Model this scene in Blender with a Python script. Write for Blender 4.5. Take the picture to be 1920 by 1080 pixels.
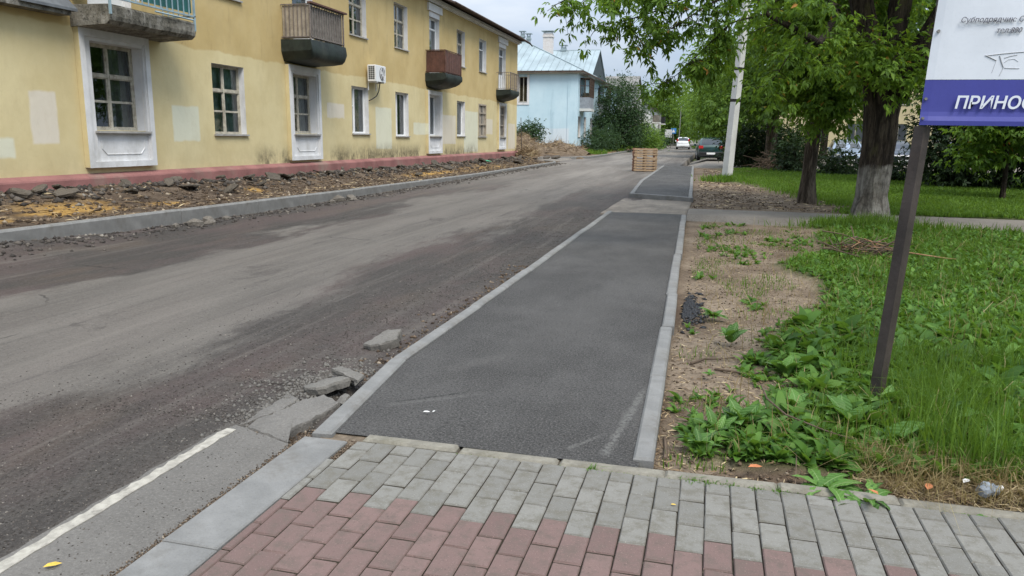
import bpy, bmesh, math, random
import numpy as np
from mathutils import Vector, Matrix, Euler

for o in list(bpy.data.objects):
    bpy.data.objects.remove(o)
S = bpy.context.scene
COL = S.collection
PI = math.pi

# ------------------------------------------------------------------ camera
cam_d = bpy.data.cameras.new('camera')
cam_d.sensor_width = 36.0
cam_d.lens = 36.0 * 1440.0 / 1920.0
cam_d.clip_start = 0.05
cam_d.clip_end = 3000.0
cam = bpy.data.objects.new('camera', cam_d)
COL.objects.link(cam)
_pitch, _roll = math.radians(11.3), math.radians(0.7)
_yaw = math.atan((1335 - 960) / 1440.0 * math.cos(_pitch))
_f = Vector((-math.sin(_yaw) * math.cos(_pitch), math.cos(_yaw) * math.cos(_pitch), -math.sin(_pitch)))
_r = Vector((math.cos(_yaw), math.sin(_yaw), 0))
_u = _r.cross(_f)
_r2 = _r * math.cos(_roll) + _u * math.sin(_roll)
_u2 = _u * math.cos(_roll) - _r * math.sin(_roll)
M = Matrix((_r2, _u2, -_f)).transposed().to_4x4()
M.translation = (0, 0, 1.5)
cam.matrix_world = M
S.camera = cam

# ------------------------------------------------------------------ sky, sun, exposure
SUN_EL, SUN_AZ = math.radians(54), math.radians(138)     # azimuth from +Y (the street), clockwise
world = bpy.data.worlds.new('World')
S.world = world
world.use_nodes = True
wn = world.node_tree
bg = wn.nodes['Background']
sky = wn.nodes.new('ShaderNodeTexSky')
sky.sky_type = 'NISHITA'
sky.sun_disc = False
sky.sun_elevation = SUN_EL
sky.sun_rotation = SUN_AZ
geo = wn.nodes.new('ShaderNodeTexCoord')
sep = wn.nodes.new('ShaderNodeSeparateXYZ')
wn.links.new(geo.outputs['Generated'], sep.inputs[0])
mp = wn.nodes.new('ShaderNodeMapping')
mp.inputs['Scale'].default_value = (1.0, 1.0, 2.6)
wn.links.new(geo.outputs['Generated'], mp.inputs[0])
nz = wn.nodes.new('ShaderNodeTexNoise')
nz.inputs['Scale'].default_value = 2.3
nz.inputs['Detail'].default_value = 6
nz.inputs['Roughness'].default_value = 0.55
nz.inputs['Distortion'].default_value = 0.4
wn.links.new(mp.outputs[0], nz.inputs['Vector'])
rp = wn.nodes.new('ShaderNodeValToRGB')
rp.color_ramp.elements[0].position = 0.44
rp.color_ramp.elements[0].color = (4.3, 5.2, 6.6, 1)
rp.color_ramp.elements[1].position = 0.68
rp.color_ramp.elements[1].color = (7.3, 7.6, 8.0, 1)
wn.links.new(nz.outputs['Fac'], rp.inputs[0])
# an overcast sky is brighter overhead than at the horizon
up = wn.nodes.new('ShaderNodeMapRange')
up.inputs['From Min'].default_value = 0.0
up.inputs['From Max'].default_value = 1.0
up.inputs['To Min'].default_value = 0.56
up.inputs['To Max'].default_value = 2.2
wn.links.new(sep.outputs['Z'], up.inputs['Value'])
sc_ = wn.nodes.new('ShaderNodeVectorMath')
sc_.operation = 'SCALE'
wn.links.new(rp.outputs[0], sc_.inputs[0])
wn.links.new(up.outputs[0], sc_.inputs['Scale'])
mx = wn.nodes.new('ShaderNodeMix')
mx.data_type = 'RGBA'
mx.inputs['Factor'].default_value = 0.9
wn.links.new(sky.outputs[0], mx.inputs['A'])
wn.links.new(sc_.outputs[0], mx.inputs['B'])
wn.links.new(mx.outputs['Result'], bg.inputs['Color'])
bg.inputs['Strength'].default_value = 0.1

sun_d = bpy.data.lights.new('sun', 'SUN')
sun_d.energy = 2.2
sun_d.angle = math.radians(25)
sun_d.color = (1.0, 0.94, 0.84)
sun = bpy.data.objects.new('sun', sun_d)
COL.objects.link(sun)
_d = Vector((math.sin(SUN_AZ) * math.cos(SUN_EL), math.cos(SUN_AZ) * math.cos(SUN_EL), math.sin(SUN_EL)))
sun.rotation_euler = _d.to_track_quat('Z', 'Y').to_euler()
sun.location = _d * 60
S.view_settings.view_transform = 'Standard'
S.view_settings.look = 'None'
S.view_settings.gamma = 1.0
S.view_settings.exposure = 0.74
S.view_settings.use_curve_mapping = False

# ------------------------------------------------------------------ object helpers
def tag(o, label=None, cat=None, group=None, kind=None):
    if label: o['label'] = label
    if cat: o['category'] = cat
    if group: o['group'] = group
    if kind: o['kind'] = kind
    return o

def thing(name, label, cat, loc=(0, 0, 0), rotz=0.0, group=None):
    o = bpy.data.objects.new(name, None)
    COL.objects.link(o)
    o.empty_display_size = 0.2
    o.location = loc
    o.rotation_euler = (0, 0, rotz)
    return tag(o, label, cat, group)

def setting(name):
    o = bpy.data.objects.new(name, None)
    COL.objects.link(o)
    o['kind'] = 'structure'
    return o

def copy_tree(o, parent=None):
    c = o.copy()
    COL.objects.link(c)
    if parent is not None:
        c.parent = parent
    for ch in list(o.children):
        copy_tree(ch, c)
    return c

def link_mesh(name, me, m=None, parent=None, smooth=False):
    if m is not None:
        for k in (m if isinstance(m, (list, tuple)) else [m]):
            me.materials.append(k)
    if smooth:
        me.polygons.foreach_set('use_smooth', np.ones(len(me.polygons), bool))
    o = bpy.data.objects.new(name, me)
    COL.objects.link(o)
    if parent is not None:
        o.parent = parent
    return o

def np_mesh(name, V, F, m=None, parent=None, smooth=False, attrs=None):
    """V (n,3), F (k,3) or (k,4) arrays -> one object, fast"""
    V = np.asarray(V, np.float32)
    F = np.asarray(F, np.int32)
    me = bpy.data.meshes.new(name)
    k, w = F.shape
    me.vertices.add(len(V))
    me.vertices.foreach_set('co', V.ravel())
    me.loops.add(k * w)
    me.loops.foreach_set('vertex_index', F.ravel())
    me.polygons.add(k)
    me.polygons.foreach_set('loop_start', np.arange(0, k * w, w, dtype=np.int32))
    me.update(calc_edges=True)
    if attrs:
        for an, av in attrs.items():
            a = me.attributes.new(an, 'FLOAT', 'POINT')
            a.data.foreach_set('value', np.asarray(av, np.float32))
    return link_mesh(name, me, m, parent, smooth)

class MB:
    """collects simple shapes and links them as one mesh object"""
    def __init__(s):
        s.v, s.f, s.mi, s.cur = [], [], [], 0
    def add(s, vs, fs):
        b = len(s.v)
        s.v += [tuple(p) for p in vs]
        s.f += [tuple(b + i for i in f) for f in fs]
        s.mi += [s.cur] * len(fs)
        return s
    def quad(s, a, b, c, d):
        return s.add([a, b, c, d], [(0, 1, 2, 3)])
    def box(s, x0, x1, y0, y1, z0, z1):
        return s.add([(x0, y0, z0), (x1, y0, z0), (x1, y1, z0), (x0, y1, z0), (x0, y0, z1), (x1, y0, z1), (x1, y1, z1), (x0, y1, z1)],
                     [(3, 2, 1, 0), (4, 5, 6, 7), (0, 1, 5, 4), (1, 2, 6, 5), (2, 3, 7, 6), (3, 0, 4, 7)])
    def cbox(s, x0, x1, y0, y1, z0, z1, c):
        """box whose top edges are chamfered"""
        r = lambda z, i: [(x0 + i, y0 + i, z), (x1 - i, y0 + i, z), (x1 - i, y1 - i, z), (x0 + i, y1 - i, z)]
        fs = []
        for q in (0, 4):
            for i in range(4):
                j = (i + 1) % 4
                fs.append((q + i, q + j, q + 4 + j, q + 4 + i))
        fs.append((8, 9, 10, 11))
        return s.add(r(z0, 0) + r(z1 - c, 0) + r(z1, c), fs)
    def tube(s, pts, rad, n=6, cap=True):
        pts = [Vector(p) for p in pts]
        if not isinstance(rad, (list, tuple)):
            rad = [rad] * len(pts)
        vs, fs = [], []
        pu = None
        for i, p in enumerate(pts):
            d = (pts[min(i + 1, len(pts) - 1)] - pts[max(i - 1, 0)])
            d = d.normalized() if d.length > 1e-9 else Vector((0, 0, 1))
            if pu is None:
                a = Vector((0, 0, 1)) if abs(d.z) < 0.9 else Vector((1, 0, 0))
                pu = d.cross(a).normalized()
            pu = (pu - d * pu.dot(d))
            pu = pu.normalized() if pu.length > 1e-6 else d.orthogonal().normalized()
            w = d.cross(pu)
            for k in range(n):
                t = 2 * PI * k / n
                vs.append(p + (pu * math.cos(t) + w * math.sin(t)) * rad[i])
        for i in range(len(pts) - 1):
            for k in range(n):
                j = (k + 1) % n
                fs.append((i * n + k, i * n + j, (i + 1) * n + j, (i + 1) * n + k))
        if cap:
            fs.append(tuple(range(n - 1, -1, -1)))
            fs.append(tuple((len(pts) - 1) * n + k for k in range(n)))
        return s.add(vs, fs)
    def prism(s, poly, z0, z1):
        n = len(poly)
        vs = [(p[0], p[1], z0) for p in poly] + [(p[0], p[1], z1) for p in poly]
        fs = [tuple(range(n - 1, -1, -1)), tuple(range(n, 2 * n))] + [(i, (i + 1) % n, n + (i + 1) % n, n + i) for i in range(n)]
        return s.add(vs, fs)
    def mesh(s, name):
        me = bpy.data.meshes.new(name)
        me.from_pydata(s.v, [], s.f)
        me.polygons.foreach_set('material_index', np.array(s.mi, np.int32))
        me.update()
        return me
    def build(s, name, m=None, parent=None, smooth=False, loc=None, rot=None):
        o = link_mesh(name, s.mesh(name), m, parent, smooth)
        if loc is not None: o.location = loc
        if rot is not None: o.rotation_euler = rot
        return o

# ------------------------------------------------------------------ numpy noise
def _hash(ix, iy, seed):
    h = (ix.astype(np.int64) * 374761393 + iy.astype(np.int64) * 668265263 + seed * 974634777) & 0xFFFFFFFF
    h = ((h ^ (h >> 13)) * 1274126177) & 0xFFFFFFFF
    return ((h ^ (h >> 16)) & 0xFFFF) / 65535.0

def vnoise(x, y, seed=0):
    x = np.asarray(x, float); y = np.asarray(y, float)
    ix, iy = np.floor(x), np.floor(y)
    fx, fy = x - ix, y - iy
    fx, fy = fx * fx * (3 - 2 * fx), fy * fy * (3 - 2 * fy)
    a = _hash(ix, iy, seed); b = _hash(ix + 1, iy, seed)
    c = _hash(ix, iy + 1, seed); d = _hash(ix + 1, iy + 1, seed)
    return (a * (1 - fx) + b * fx) * (1 - fy) + (c * (1 - fx) + d * fx) * fy

def fbm(x, y, seed=0, octs=4, gain=0.5):
    t, a, n = 0, 1.0, 0
    for i in range(octs):
        t = t + a * vnoise(np.asarray(x) * 2 ** i, np.asarray(y) * 2 ** i, seed + i * 17)
        n += a; a *= gain
    return t / n - 0.5

def height_grid(name, xs, ys, zf, m, attrs=None, skirt=0.35, parent=None):
    X, Y = np.meshgrid(xs, ys)
    Z = zf(X, Y)
    at = {k: f(X, Y).ravel() for k, f in attrs.items()} if attrs else None
    Z = Z.copy()
    if skirt:
        Z[0, :] -= skirt; Z[-1, :] -= skirt; Z[:, 0] -= skirt; Z[:, -1] -= skirt
    nx, ny = len(xs), len(ys)
    V = np.stack([X.ravel(), Y.ravel(), Z.ravel()], 1)
    i = np.arange(nx * ny).reshape(ny, nx)
    F = np.stack([i[:-1, :-1].ravel(), i[:-1, 1:].ravel(), i[1:, 1:].ravel(), i[1:, :-1].ravel()], 1)
    o = np_mesh(name, V, F, m, parent, True, at)
    o['kind'] = 'structure'
    return o

def spaced(a, b, s0, growth, smax):
    out, s = [a], s0
    while out[-1] < b:
        out.append(min(out[-1] + s, b)); s = min(s * growth, smax)
    return np.array(out)

# ------------------------------------------------------------------ material helpers
class NT:
    def __init__(s, name):
        s.m = bpy.data.materials.new(name)
        s.m.use_nodes = True
        s.t = s.m.node_tree
        s.b = s.t.nodes['Principled BSDF']
        s.out = s.t.nodes['Material Output']
    def n(s, typ, props=None, **ins):
        nd = s.t.nodes.new(typ)
        for k, v in (props or {}).items():
            setattr(nd, k, v)
        for k, v in ins.items():
            k = int(k[1:]) if k[0] == 'i' and k[1:].isdigit() else k.replace('_', ' ')
            s.set(nd.inputs[k], v)
        return nd
    def set(s, sock, v):
        if isinstance(v, bpy.types.NodeSocket):
            s.t.links.new(v, sock)
        elif isinstance(v, (tuple, list)):
            v = tuple(v)
            if len(v) == 3 and sock.type == 'RGBA':
                v += (1.0,)
            sock.default_value = v
        else:
            sock.default_value = v
    def pos(s): return s.n('ShaderNodeNewGeometry').outputs['Position']
    def obj(s): return s.n('ShaderNodeTexCoord').outputs['Object']
    def island(s): return s.n('ShaderNodeNewGeometry').outputs['Random Per Island']
    def orand(s): return s.n('ShaderNodeObjectInfo').outputs['Random']
    def attr(s, a): return s.n('ShaderNodeAttribute', dict(attribute_name=a)).outputs['Fac']
    def sep(s, v):
        o = s.n('ShaderNodeSeparateXYZ', i0=v).outputs
        return o[0], o[1], o[2]
    def mapv(s, v, sc): return s.n('ShaderNodeMapping', Vector=v, Scale=sc).outputs[0]
    def noise(s, v, scale, det=4, rough=0.55, dist=0.0):
        return s.n('ShaderNodeTexNoise', Vector=v, Scale=scale, Detail=det, Roughness=rough, Distortion=dist).outputs['Fac']
    def voro(s, v, scale, feature='F1', out='Distance'):
        return s.n('ShaderNodeTexVoronoi', dict(feature=feature), Vector=v, Scale=scale).outputs[out]
    def math(s, op, a, b=0.0, c=0.0, clamp=False):
        return s.n('ShaderNodeMath', dict(operation=op, use_clamp=clamp), i0=a, i1=b, i2=c).outputs[0]
    def rng(s, v, a, b, c=0.0, d=1.0, smooth=True):
        return s.n('ShaderNodeMapRange', dict(interpolation_type='SMOOTHSTEP' if smooth else 'LINEAR'), Value=v, From_Min=a, From_Max=b, To_Min=c, To_Max=d).outputs[0]
    def mix(s, f, a, b, mode='MIX'):
        nd = s.n('ShaderNodeMix', dict(data_type='RGBA', blend_type=mode))
        s.set(nd.inputs[0], f); s.set(nd.inputs[6], a); s.set(nd.inputs[7], b)
        return nd.outputs[2]
    def ramp(s, f, *stops):
        nd = s.n('ShaderNodeValToRGB', i0=f)
        e = nd.color_ramp.elements
        while len(e) < len(stops): e.new(0.5)
        for el, (p, c) in zip(e, stops):
            el.position = p; el.color = tuple(c) + (1.0,)
        return nd.outputs[0]
    def bump(s, h, strength=0.3, dist=0.01, prev=None):
        nd = s.n('ShaderNodeBump', Height=h, Strength=strength, Distance=dist)
        if prev is not None: s.set(nd.inputs['Normal'], prev)
        return nd.outputs[0]
    def done(s, col=None, rough=0.8, spec=0.3, normal=None, metal=0.0):
        if col is not None: s.set(s.b.inputs['Base Color'], col)
        s.set(s.b.inputs['Roughness'], rough)
        s.set(s.b.inputs['Specular IOR Level'], spec)
        s.set(s.b.inputs['Metallic'], metal)
        if normal is not None: s.set(s.b.inputs['Normal'], normal)
        return s.m

def simple(name, c, var=0.15, scale=8.0, rough=0.7, spec=0.3, bump=0.0, dirt=None, bs=None, metal=0.0):
    """a plain coating with tonal unevenness, optional dirt colour and fine relief"""
    t = NT(name)
    p = t.obj()
    n = t.noise(p, scale, 5, 0.6)
    lo = tuple(x * (1 - var) for x in c); hi = tuple(min(1, x * (1 + var)) for x in c)
    col = t.mix(t.rng(n, 0.3, 0.7), lo, hi)
    fine = t.noise(p, scale * 22, 4, 0.75)
    col = t.mix(t.rng(fine, .5, .72, 0, min(.5, var * 2)), col, hi)
    col = t.mix(t.rng(fine, .48, .3, 0, min(.6, var * 2.4)), col, tuple(x * .62 for x in c))
    if dirt:
        d = t.rng(t.noise(t.mapv(p, (1, 1, 0.5)), scale * 0.45, 6, 0.7), 0.5, 0.72)
        col = t.mix(t.math('MULTIPLY', d, 0.75), col, dirt)
    nm = t.bump(t.noise(p, bs or scale * 9, 4, 0.6), bump, 0.01) if bump else None
    return t.done(col, rough, spec, nm, metal)

def leaf_mat(name, dark, mid, light, transl=0.35, yellow=None):
    t = NT(name)
    r = t.island()
    st = [(0.0, dark), (0.5, mid), (1.0, light)]
    col = t.ramp(r, *st)
    big = t.noise(t.pos(), 0.55, 3)
    col = t.mix(t.rng(big, 0.35, 0.68), t.mix(0.5, col, dark), col)
    if yellow:
        col = t.mix(t.math('GREATER_THAN', r, 0.988), col, yellow)
    t.done(col, 0.55, 0.22)
    tr = t.n('ShaderNodeBsdfTranslucent')
    t.set(tr.inputs[0], t.mix(0.55, col, (light[0] * 1.5, light[1] * 1.35, light[2] * 0.6)))
    ms = t.n('ShaderNodeMixShader', Fac=transl)
    t.t.links.new(t.b.outputs[0], ms.inputs[1])
    t.t.links.new(tr.outputs[0], ms.inputs[2])
    t.t.links.new(ms.outputs[0], t.out.inputs[0])
    return t.m

def asphalt_mat(name, base, light, grain=1.0, speck=0.5, worn=0.3, bump=0.5, pits=0.5, segs=()):
    t = NT(name)
    p = t.pos()
    big = t.math('ADD', t.math('MULTIPLY', t.noise(p, 0.9, 5, 0.65), .6), t.math('MULTIPLY', t.noise(t.mapv(p, (1, .4, 1)), 3.1, 5, 0.7), .4))
    col = t.mix(t.rng(big, 0.38, 0.64), base, tuple(b * (1 + worn) for b in base))
    fine = t.noise(p, 95 * grain, 3, 0.7)
    col = t.mix(t.math('MULTIPLY', t.rng(fine, 0.45, 0.75), speck), col, light)
    sp = t.voro(p, 130 * grain)
    col = t.mix(t.math('MULTIPLY', t.rng(sp, 0.16, 0.05), 0.35), col, tuple(min(1, l * 1.9) for l in light))
    col = t.mix(t.math('MULTIPLY', t.rng(t.noise(p, 60 * grain, 2), 0.5, 0.3), pits), col, tuple(b * 0.45 for b in base))
    px, py, _ = t.sep(p)
    jig = t.math('MULTIPLY', t.math('SUBTRACT', t.noise(p, 9, 4, .7), .5), .05)
    for (ax, ay, bx, by, w, k, c) in segs:          # scrapes left by boots and rakes in the fresh surface
        L_ = math.hypot(bx - ax, by - ay); ux, uy = (bx - ax) / L_, (by - ay) / L_
        dx, dy = t.math('SUBTRACT', px, ax), t.math('SUBTRACT', py, ay)
        al = t.math('ADD', t.math('MULTIPLY', dx, ux), t.math('MULTIPLY', dy, uy))
        ac = t.math('ADD', t.math('ABSOLUTE', t.math('ADD', t.math('MULTIPLY', dx, -uy), t.math('MULTIPLY', dy, ux))), jig)
        m = t.math('MULTIPLY', t.rng(ac, w, w * .2), t.math('MULTIPLY', t.rng(al, 0, .08), t.rng(al, L_, L_ - .25)))
        col = t.mix(t.math('MULTIPLY', t.math('MULTIPLY', m, k), t.rng(t.noise(p, 40, 3, .7), .35, .6)), col, c)
    h = t.math('ADD', t.noise(p, 120 * grain, 3, 0.7), t.math('MULTIPLY', t.noise(p, 14, 3), 0.7))
    return t.done(col, 0.85, 0.25, t.bump(h, bump, 0.012))
# ================================================================== MATERIALS OF THE GROUND
def road_mat():
    t = NT('road_asphalt')
    p = t.pos()
    x, y, z = t.sep(p)
    warp = t.math('MULTIPLY', t.math('SUBTRACT', t.noise(t.mapv(p, (0.5, 0.16, 1)), 1.2, 5, 0.6), 0.5), 3.6)
    fine_w = t.math('MULTIPLY', t.math('SUBTRACT', t.noise(t.mapv(p, (1, 0.35, 1)), 3.0, 4, 0.65), 0.5), 0.9)
    xw = t.math('ADD', t.math('ADD', x, warp), fine_w)
    worn = t.math('MULTIPLY', t.rng(xw, -6.75, -6.35), t.rng(xw, -3.4, -3.9))
    dark = (0.047, 0.041, 0.036); plum = (0.074, 0.055, 0.049); grey = (0.122, 0.109, 0.094)
    a = t.mix(t.rng(t.noise(t.mapv(p, (1, 0.3, 1)), 1.1, 5, 0.6), 0.42, 0.62), dark, plum)
    a = t.mix(t.math('MULTIPLY', t.rng(t.noise(t.mapv(p, (0.9, 0.3, 1)), 1.7, 4), 0.5, 0.75), 0.55), a, (0.092, 0.068, 0.05))
    g = t.mix(t.rng(t.noise(t.mapv(p, (1.0, 0.2, 1)), 1.6, 5, 0.6), 0.3, 0.7), tuple(v * 0.8 for v in grey), tuple(v * 1.15 for v in grey))
    col = t.mix(t.math('MULTIPLY', worn, .86), a, g)
    blot = t.rng(t.noise(t.mapv(p, (1, .45, 1)), 1.3, 8, .72, .6), .58, .63)
    col = t.mix(t.math('MULTIPLY', blot, .55), col, (.05, .043, .038))
    # long dark smears left by tyres and tar
    sm = t.rng(t.noise(t.mapv(p, (1.6, 0.16, 1)), 1.9, 5, 0.7), 0.6, 0.72)
    col = t.mix(t.math('MULTIPLY', sm, 0.6), col, (0.034, 0.03, 0.03))
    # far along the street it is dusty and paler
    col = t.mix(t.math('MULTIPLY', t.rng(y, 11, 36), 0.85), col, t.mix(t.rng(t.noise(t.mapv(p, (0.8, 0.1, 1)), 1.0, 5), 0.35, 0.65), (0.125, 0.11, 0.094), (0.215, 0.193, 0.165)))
    # loose dry crumbs near the footway edge
    edge = t.math('MULTIPLY', t.rng(xw, -3.6, -2.2), t.rng(t.noise(p, 2.6, 4), 0.35, 0.65))
    col = t.mix(t.math('MULTIPLY', edge, 0.7), col, (0.062, 0.055, 0.048))
    f2 = t.noise(p, 26, 4, 0.75)
    col = t.mix(t.rng(f2, .52, .75, 0, .35), col, (.2, .18, .155))
    col = t.mix(t.rng(f2, .45, .25, 0, .5), col, (.028, .024, .022))
    f1 = t.noise(p, 70, 3, 0.75)
    col = t.mix(t.math('MULTIPLY', t.rng(f1, 0.5, 0.8), 0.5), col, (0.2, 0.185, 0.165))
    col = t.mix(t.math('MULTIPLY', t.rng(f1, 0.48, 0.25), 0.65), col, (0.02, 0.018, 0.017))
    sp = t.voro(p, 55)
    col = t.mix(t.math('MULTIPLY', t.rng(sp, 0.2, 0.08), t.rng(t.noise(p, 9), 0.45, 0.6, 0, 0.25)), col, (0.26, 0.235, 0.2))
    tr = t.noise(t.mapv(p, (1, .035, 1)), 5.5, 6, .7)
    col = t.mix(t.rng(tr, .5, .7, 0, .38), col, (.16, .143, .122))
    col = t.mix(t.rng(tr, .46, .3, 0, .35), col, (.035, .03, .027))
    # hair cracks on the worn band
    ck = t.voro(t.n('ShaderNodeMix', dict(data_type='VECTOR'), i0=0.12, i4=t.mapv(p, (1, .5, 1)), i5=t.n('ShaderNodeTexNoise', Vector=p, Scale=4.0).outputs['Color']).outputs[1], 0.7, 'DISTANCE_TO_EDGE')
    ckm = t.math('MULTIPLY', t.rng(ck, 0.007, 0.002), t.rng(t.noise(p, 0.8), 0.54, 0.62, 0, .7))
    col = t.mix(t.math('MULTIPLY', ckm, 0.85), col, (0.018, 0.016, 0.015))
    rough_zone = t.rng(worn, 0, 1, 1.0, 0.45)
    h = t.math('MULTIPLY', t.math('ADD', t.noise(p, 90, 3, 0.75), t.math('MULTIPLY', t.noise(p, 28, 3, 0.7), 1.1)), rough_zone)
    h = t.math('SUBTRACT', h, ckm)
    return t.done(col, 0.88, 0.22, t.bump(h, 0.75, 0.016))

def verge_mat():
    t = NT('verge_soil')
    p = t.pos()
    n1 = t.noise(p, 1.3, 5, 0.6)
    soil = t.ramp(n1, (0.3, (0.1, 0.071, 0.048)), (0.5, (0.185, 0.14, 0.098)), (0.7, (0.27, 0.213, 0.153)))
    n2 = t.noise(p, 22, 5, 0.7)
    soil = t.mix(t.math('MULTIPLY', t.rng(n2, 0.52, 0.3), 0.85), soil, (0.06, 0.044, 0.031))
    soil = t.mix(t.math('MULTIPLY', t.rng(t.voro(t.mapv(p, (1, 1.7, 1)), 34), 0.25, 0.08), 0.45), soil, (0.38, 0.31, 0.22))
    turf = t.ramp(t.noise(p, 3.5, 5, 0.65), (0.3, (0.035, 0.05, 0.014)), (0.7, (0.075, 0.11, 0.024)))
    col = t.mix(t.attr('grass'), soil, turf)
    col = t.mix(t.math('MULTIPLY', t.attr('dark'), 0.75), col, (0.075, 0.05, 0.034))
    return t.done(col, 0.95, 0.15, t.bump(t.math('ADD', n2, t.noise(p, 70, 3, 0.7)), 0.8, 0.02))

def strip_mat():
    t = NT('torn_up_soil')
    p = t.pos()
    n1 = t.noise(p, 2.0, 6, 0.65)
    col = t.ramp(n1, (0.3, (0.048, 0.034, 0.024)), (0.52, (0.105, 0.077, 0.054)), (0.72, (0.17, 0.13, 0.094)))
    n2 = t.noise(p, 16, 5, 0.75)
    col = t.mix(t.math('MULTIPLY', t.rng(n2, 0.48, 0.25), 0.8), col, (0.03, 0.024, 0.019))
    col = t.mix(t.math('MULTIPLY', t.rng(t.voro(p, 16), 0.25, 0.1), 0.5), col, (0.3, 0.25, 0.2))
    sand = t.mix(t.rng(t.noise(p, 12, 4, 0.7), 0.3, 0.7), (0.24, 0.13, 0.035), (0.52, 0.33, 0.11))
    col = t.mix(t.attr('sand'), col, sand)
    return t.done(col, 0.95, 0.15, t.bump(t.math('ADD', n2, t.noise(p, 50, 3, 0.7)), 0.9, 0.03))

m_road = road_mat()
m_new = asphalt_mat('new_asphalt', (0.042, 0.0398, 0.0372), (0.19, 0.18, 0.165), 1.0, 0.75, 0.75, 0.9, .7,
                    [(-1.72, 3.78, -1.15, 4.2, .03, .6, (.13, .125, .115)), (-1.7, 3.84, -1.2, 4.24, .012, .9, (.02, .019, .018)), (-1.6, 4.5, -1.2, 5.1, .1, .35, (.13, .122, .11)), (-.42, 3.42, -.30, 4.6, .035, .7, (.17, .165, .15)), (-.62, 3.45, -.4, 3.8, .02, .6, (.16, .155, .14)), (-1.0, 6.0, -.7, 9.0, .3, .3, (.1, .095, .088)), (-1.3, 4.6, -.9, 7.0, .35, .3, (.095, .09, .083))])
m_old = asphalt_mat('old_asphalt', (0.112, 0.104, 0.093), (0.24, 0.225, 0.2), 0.9, 0.5, 0.35, 0.6, .2)
m_lot = asphalt_mat('dusty_asphalt', (0.135, 0.117, 0.096), (0.25, 0.23, 0.2), 0.5, 0.4, 0.45, 0.3, .3)
m_cross = asphalt_mat('dirty_crossing', (0.15, 0.125, 0.098), (0.29, 0.255, 0.205), 0.4, 0.5, 0.9, 0.6, .5)
m_verge = verge_mat()
m_strip = strip_mat()
m_conc = simple('kerb_concrete', (0.185, 0.182, 0.172), 0.18, 4, 0.88, 0.22, 0.4, (0.115, 0.105, 0.09), 140)
m_conc_d = simple('stained_concrete', (0.22, 0.205, 0.175), 0.4, 5, 0.92, 0.2, 0.7, (0.035, 0.033, 0.027), 40)
def slab_conc():
    t = NT('weathered_slab_concrete')
    p = t.obj()
    col = t.ramp(t.noise(t.mapv(p, (1, 1, .6)), 2.6, 7, .75), (.32, (.05, .047, .038)), (.48, (.15, .14, .115)), (.68, (.30, .285, .25)))
    col = t.mix(t.rng(t.noise(p, 11, 6, .75), .5, .66, 0, .85), col, (.03, .029, .024))
    col = t.mix(t.rng(t.noise(t.mapv(p, (1, 1, .2)), 6, 4), .56, .7, 0, .6), col, (.36, .345, .31))
    return t.done(col, .95, .15, t.bump(t.noise(p, 20, 6, .75), .9, .03))
m_slab = slab_conc()
m_border = simple('mossy_border_concrete', (0.2, 0.185, 0.15), 0.25, 9, 0.92, 0.2, 0.6, (0.1, 0.09, 0.06), 60)
m_paint = simple('worn_white_paint', (0.34, 0.318, 0.27), 0.2, 26, 0.88, 0.2, 0.5, (0.12, 0.108, 0.093), 120)
m_cornersoil = simple('corner_soil', (0.15, 0.118, 0.085), .3, 20, .95, .1, .6, (.08, .062, .045), 60)
m_ground = simple('far_ground', (0.075, 0.085, 0.04), 0.3, 0.3, 0.95, 0.1)
m_joint = simple('joint_sand', (0.085, 0.072, 0.055), 0.35, 30, 0.95, 0.1, 0.5)

def brick_mat(name, c, dirt):
    t = NT(name)
    p = t.obj()
    off = t.n('ShaderNodeVectorMath', dict(operation='SCALE'), i0=t.n('ShaderNodeCombineXYZ', i0=t.orand(), i1=t.orand(), i2=0.0).outputs[0])
    off.inputs['Scale'].default_value = 37.0
    q = t.n('ShaderNodeVectorMath', dict(operation='ADD'), i0=p, i1=off.outputs[0]).outputs[0]
    r = t.orand()
    col = t.mix(t.rng(r, 0, 1, 0, 1, False), tuple(v * 0.87 for v in c), tuple(v * 1.13 for v in c))
    col = t.mix(t.rng(t.noise(q, 13, 5, 0.7), 0.42, 0.68, 0, 0.85), col, dirt)
    col = t.mix(t.rng(t.noise(q, 150, 3, 0.7), 0.6, 0.7, 0, 0.7), col, tuple(min(1, v * 2.1) for v in c))
    col = t.mix(t.rng(t.noise(q, 95, 3, 0.7), 0.42, 0.28, 0, 0.7), col, tuple(v * 0.5 for v in c))
    return t.done(col, 0.88, 0.22, t.bump(t.noise(q, 240, 3, 0.7), 0.5, 0.004))

m_bgrey = brick_mat('grey_paver', (0.172, 0.165, 0.146), (0.125, 0.115, 0.092))
m_bred = brick_mat('red_paver', (0.152, 0.102, 0.09), (0.115, 0.088, 0.074))

# ================================================================== GROUND, ROAD, PATHS
g = MB(); g.quad((-900, -300, -0.6), (900, -300, -0.6), (900, 1500, -0.6), (-900, 1500, -0.6))
tag(g.build('ground', m_ground), kind='structure')

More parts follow.
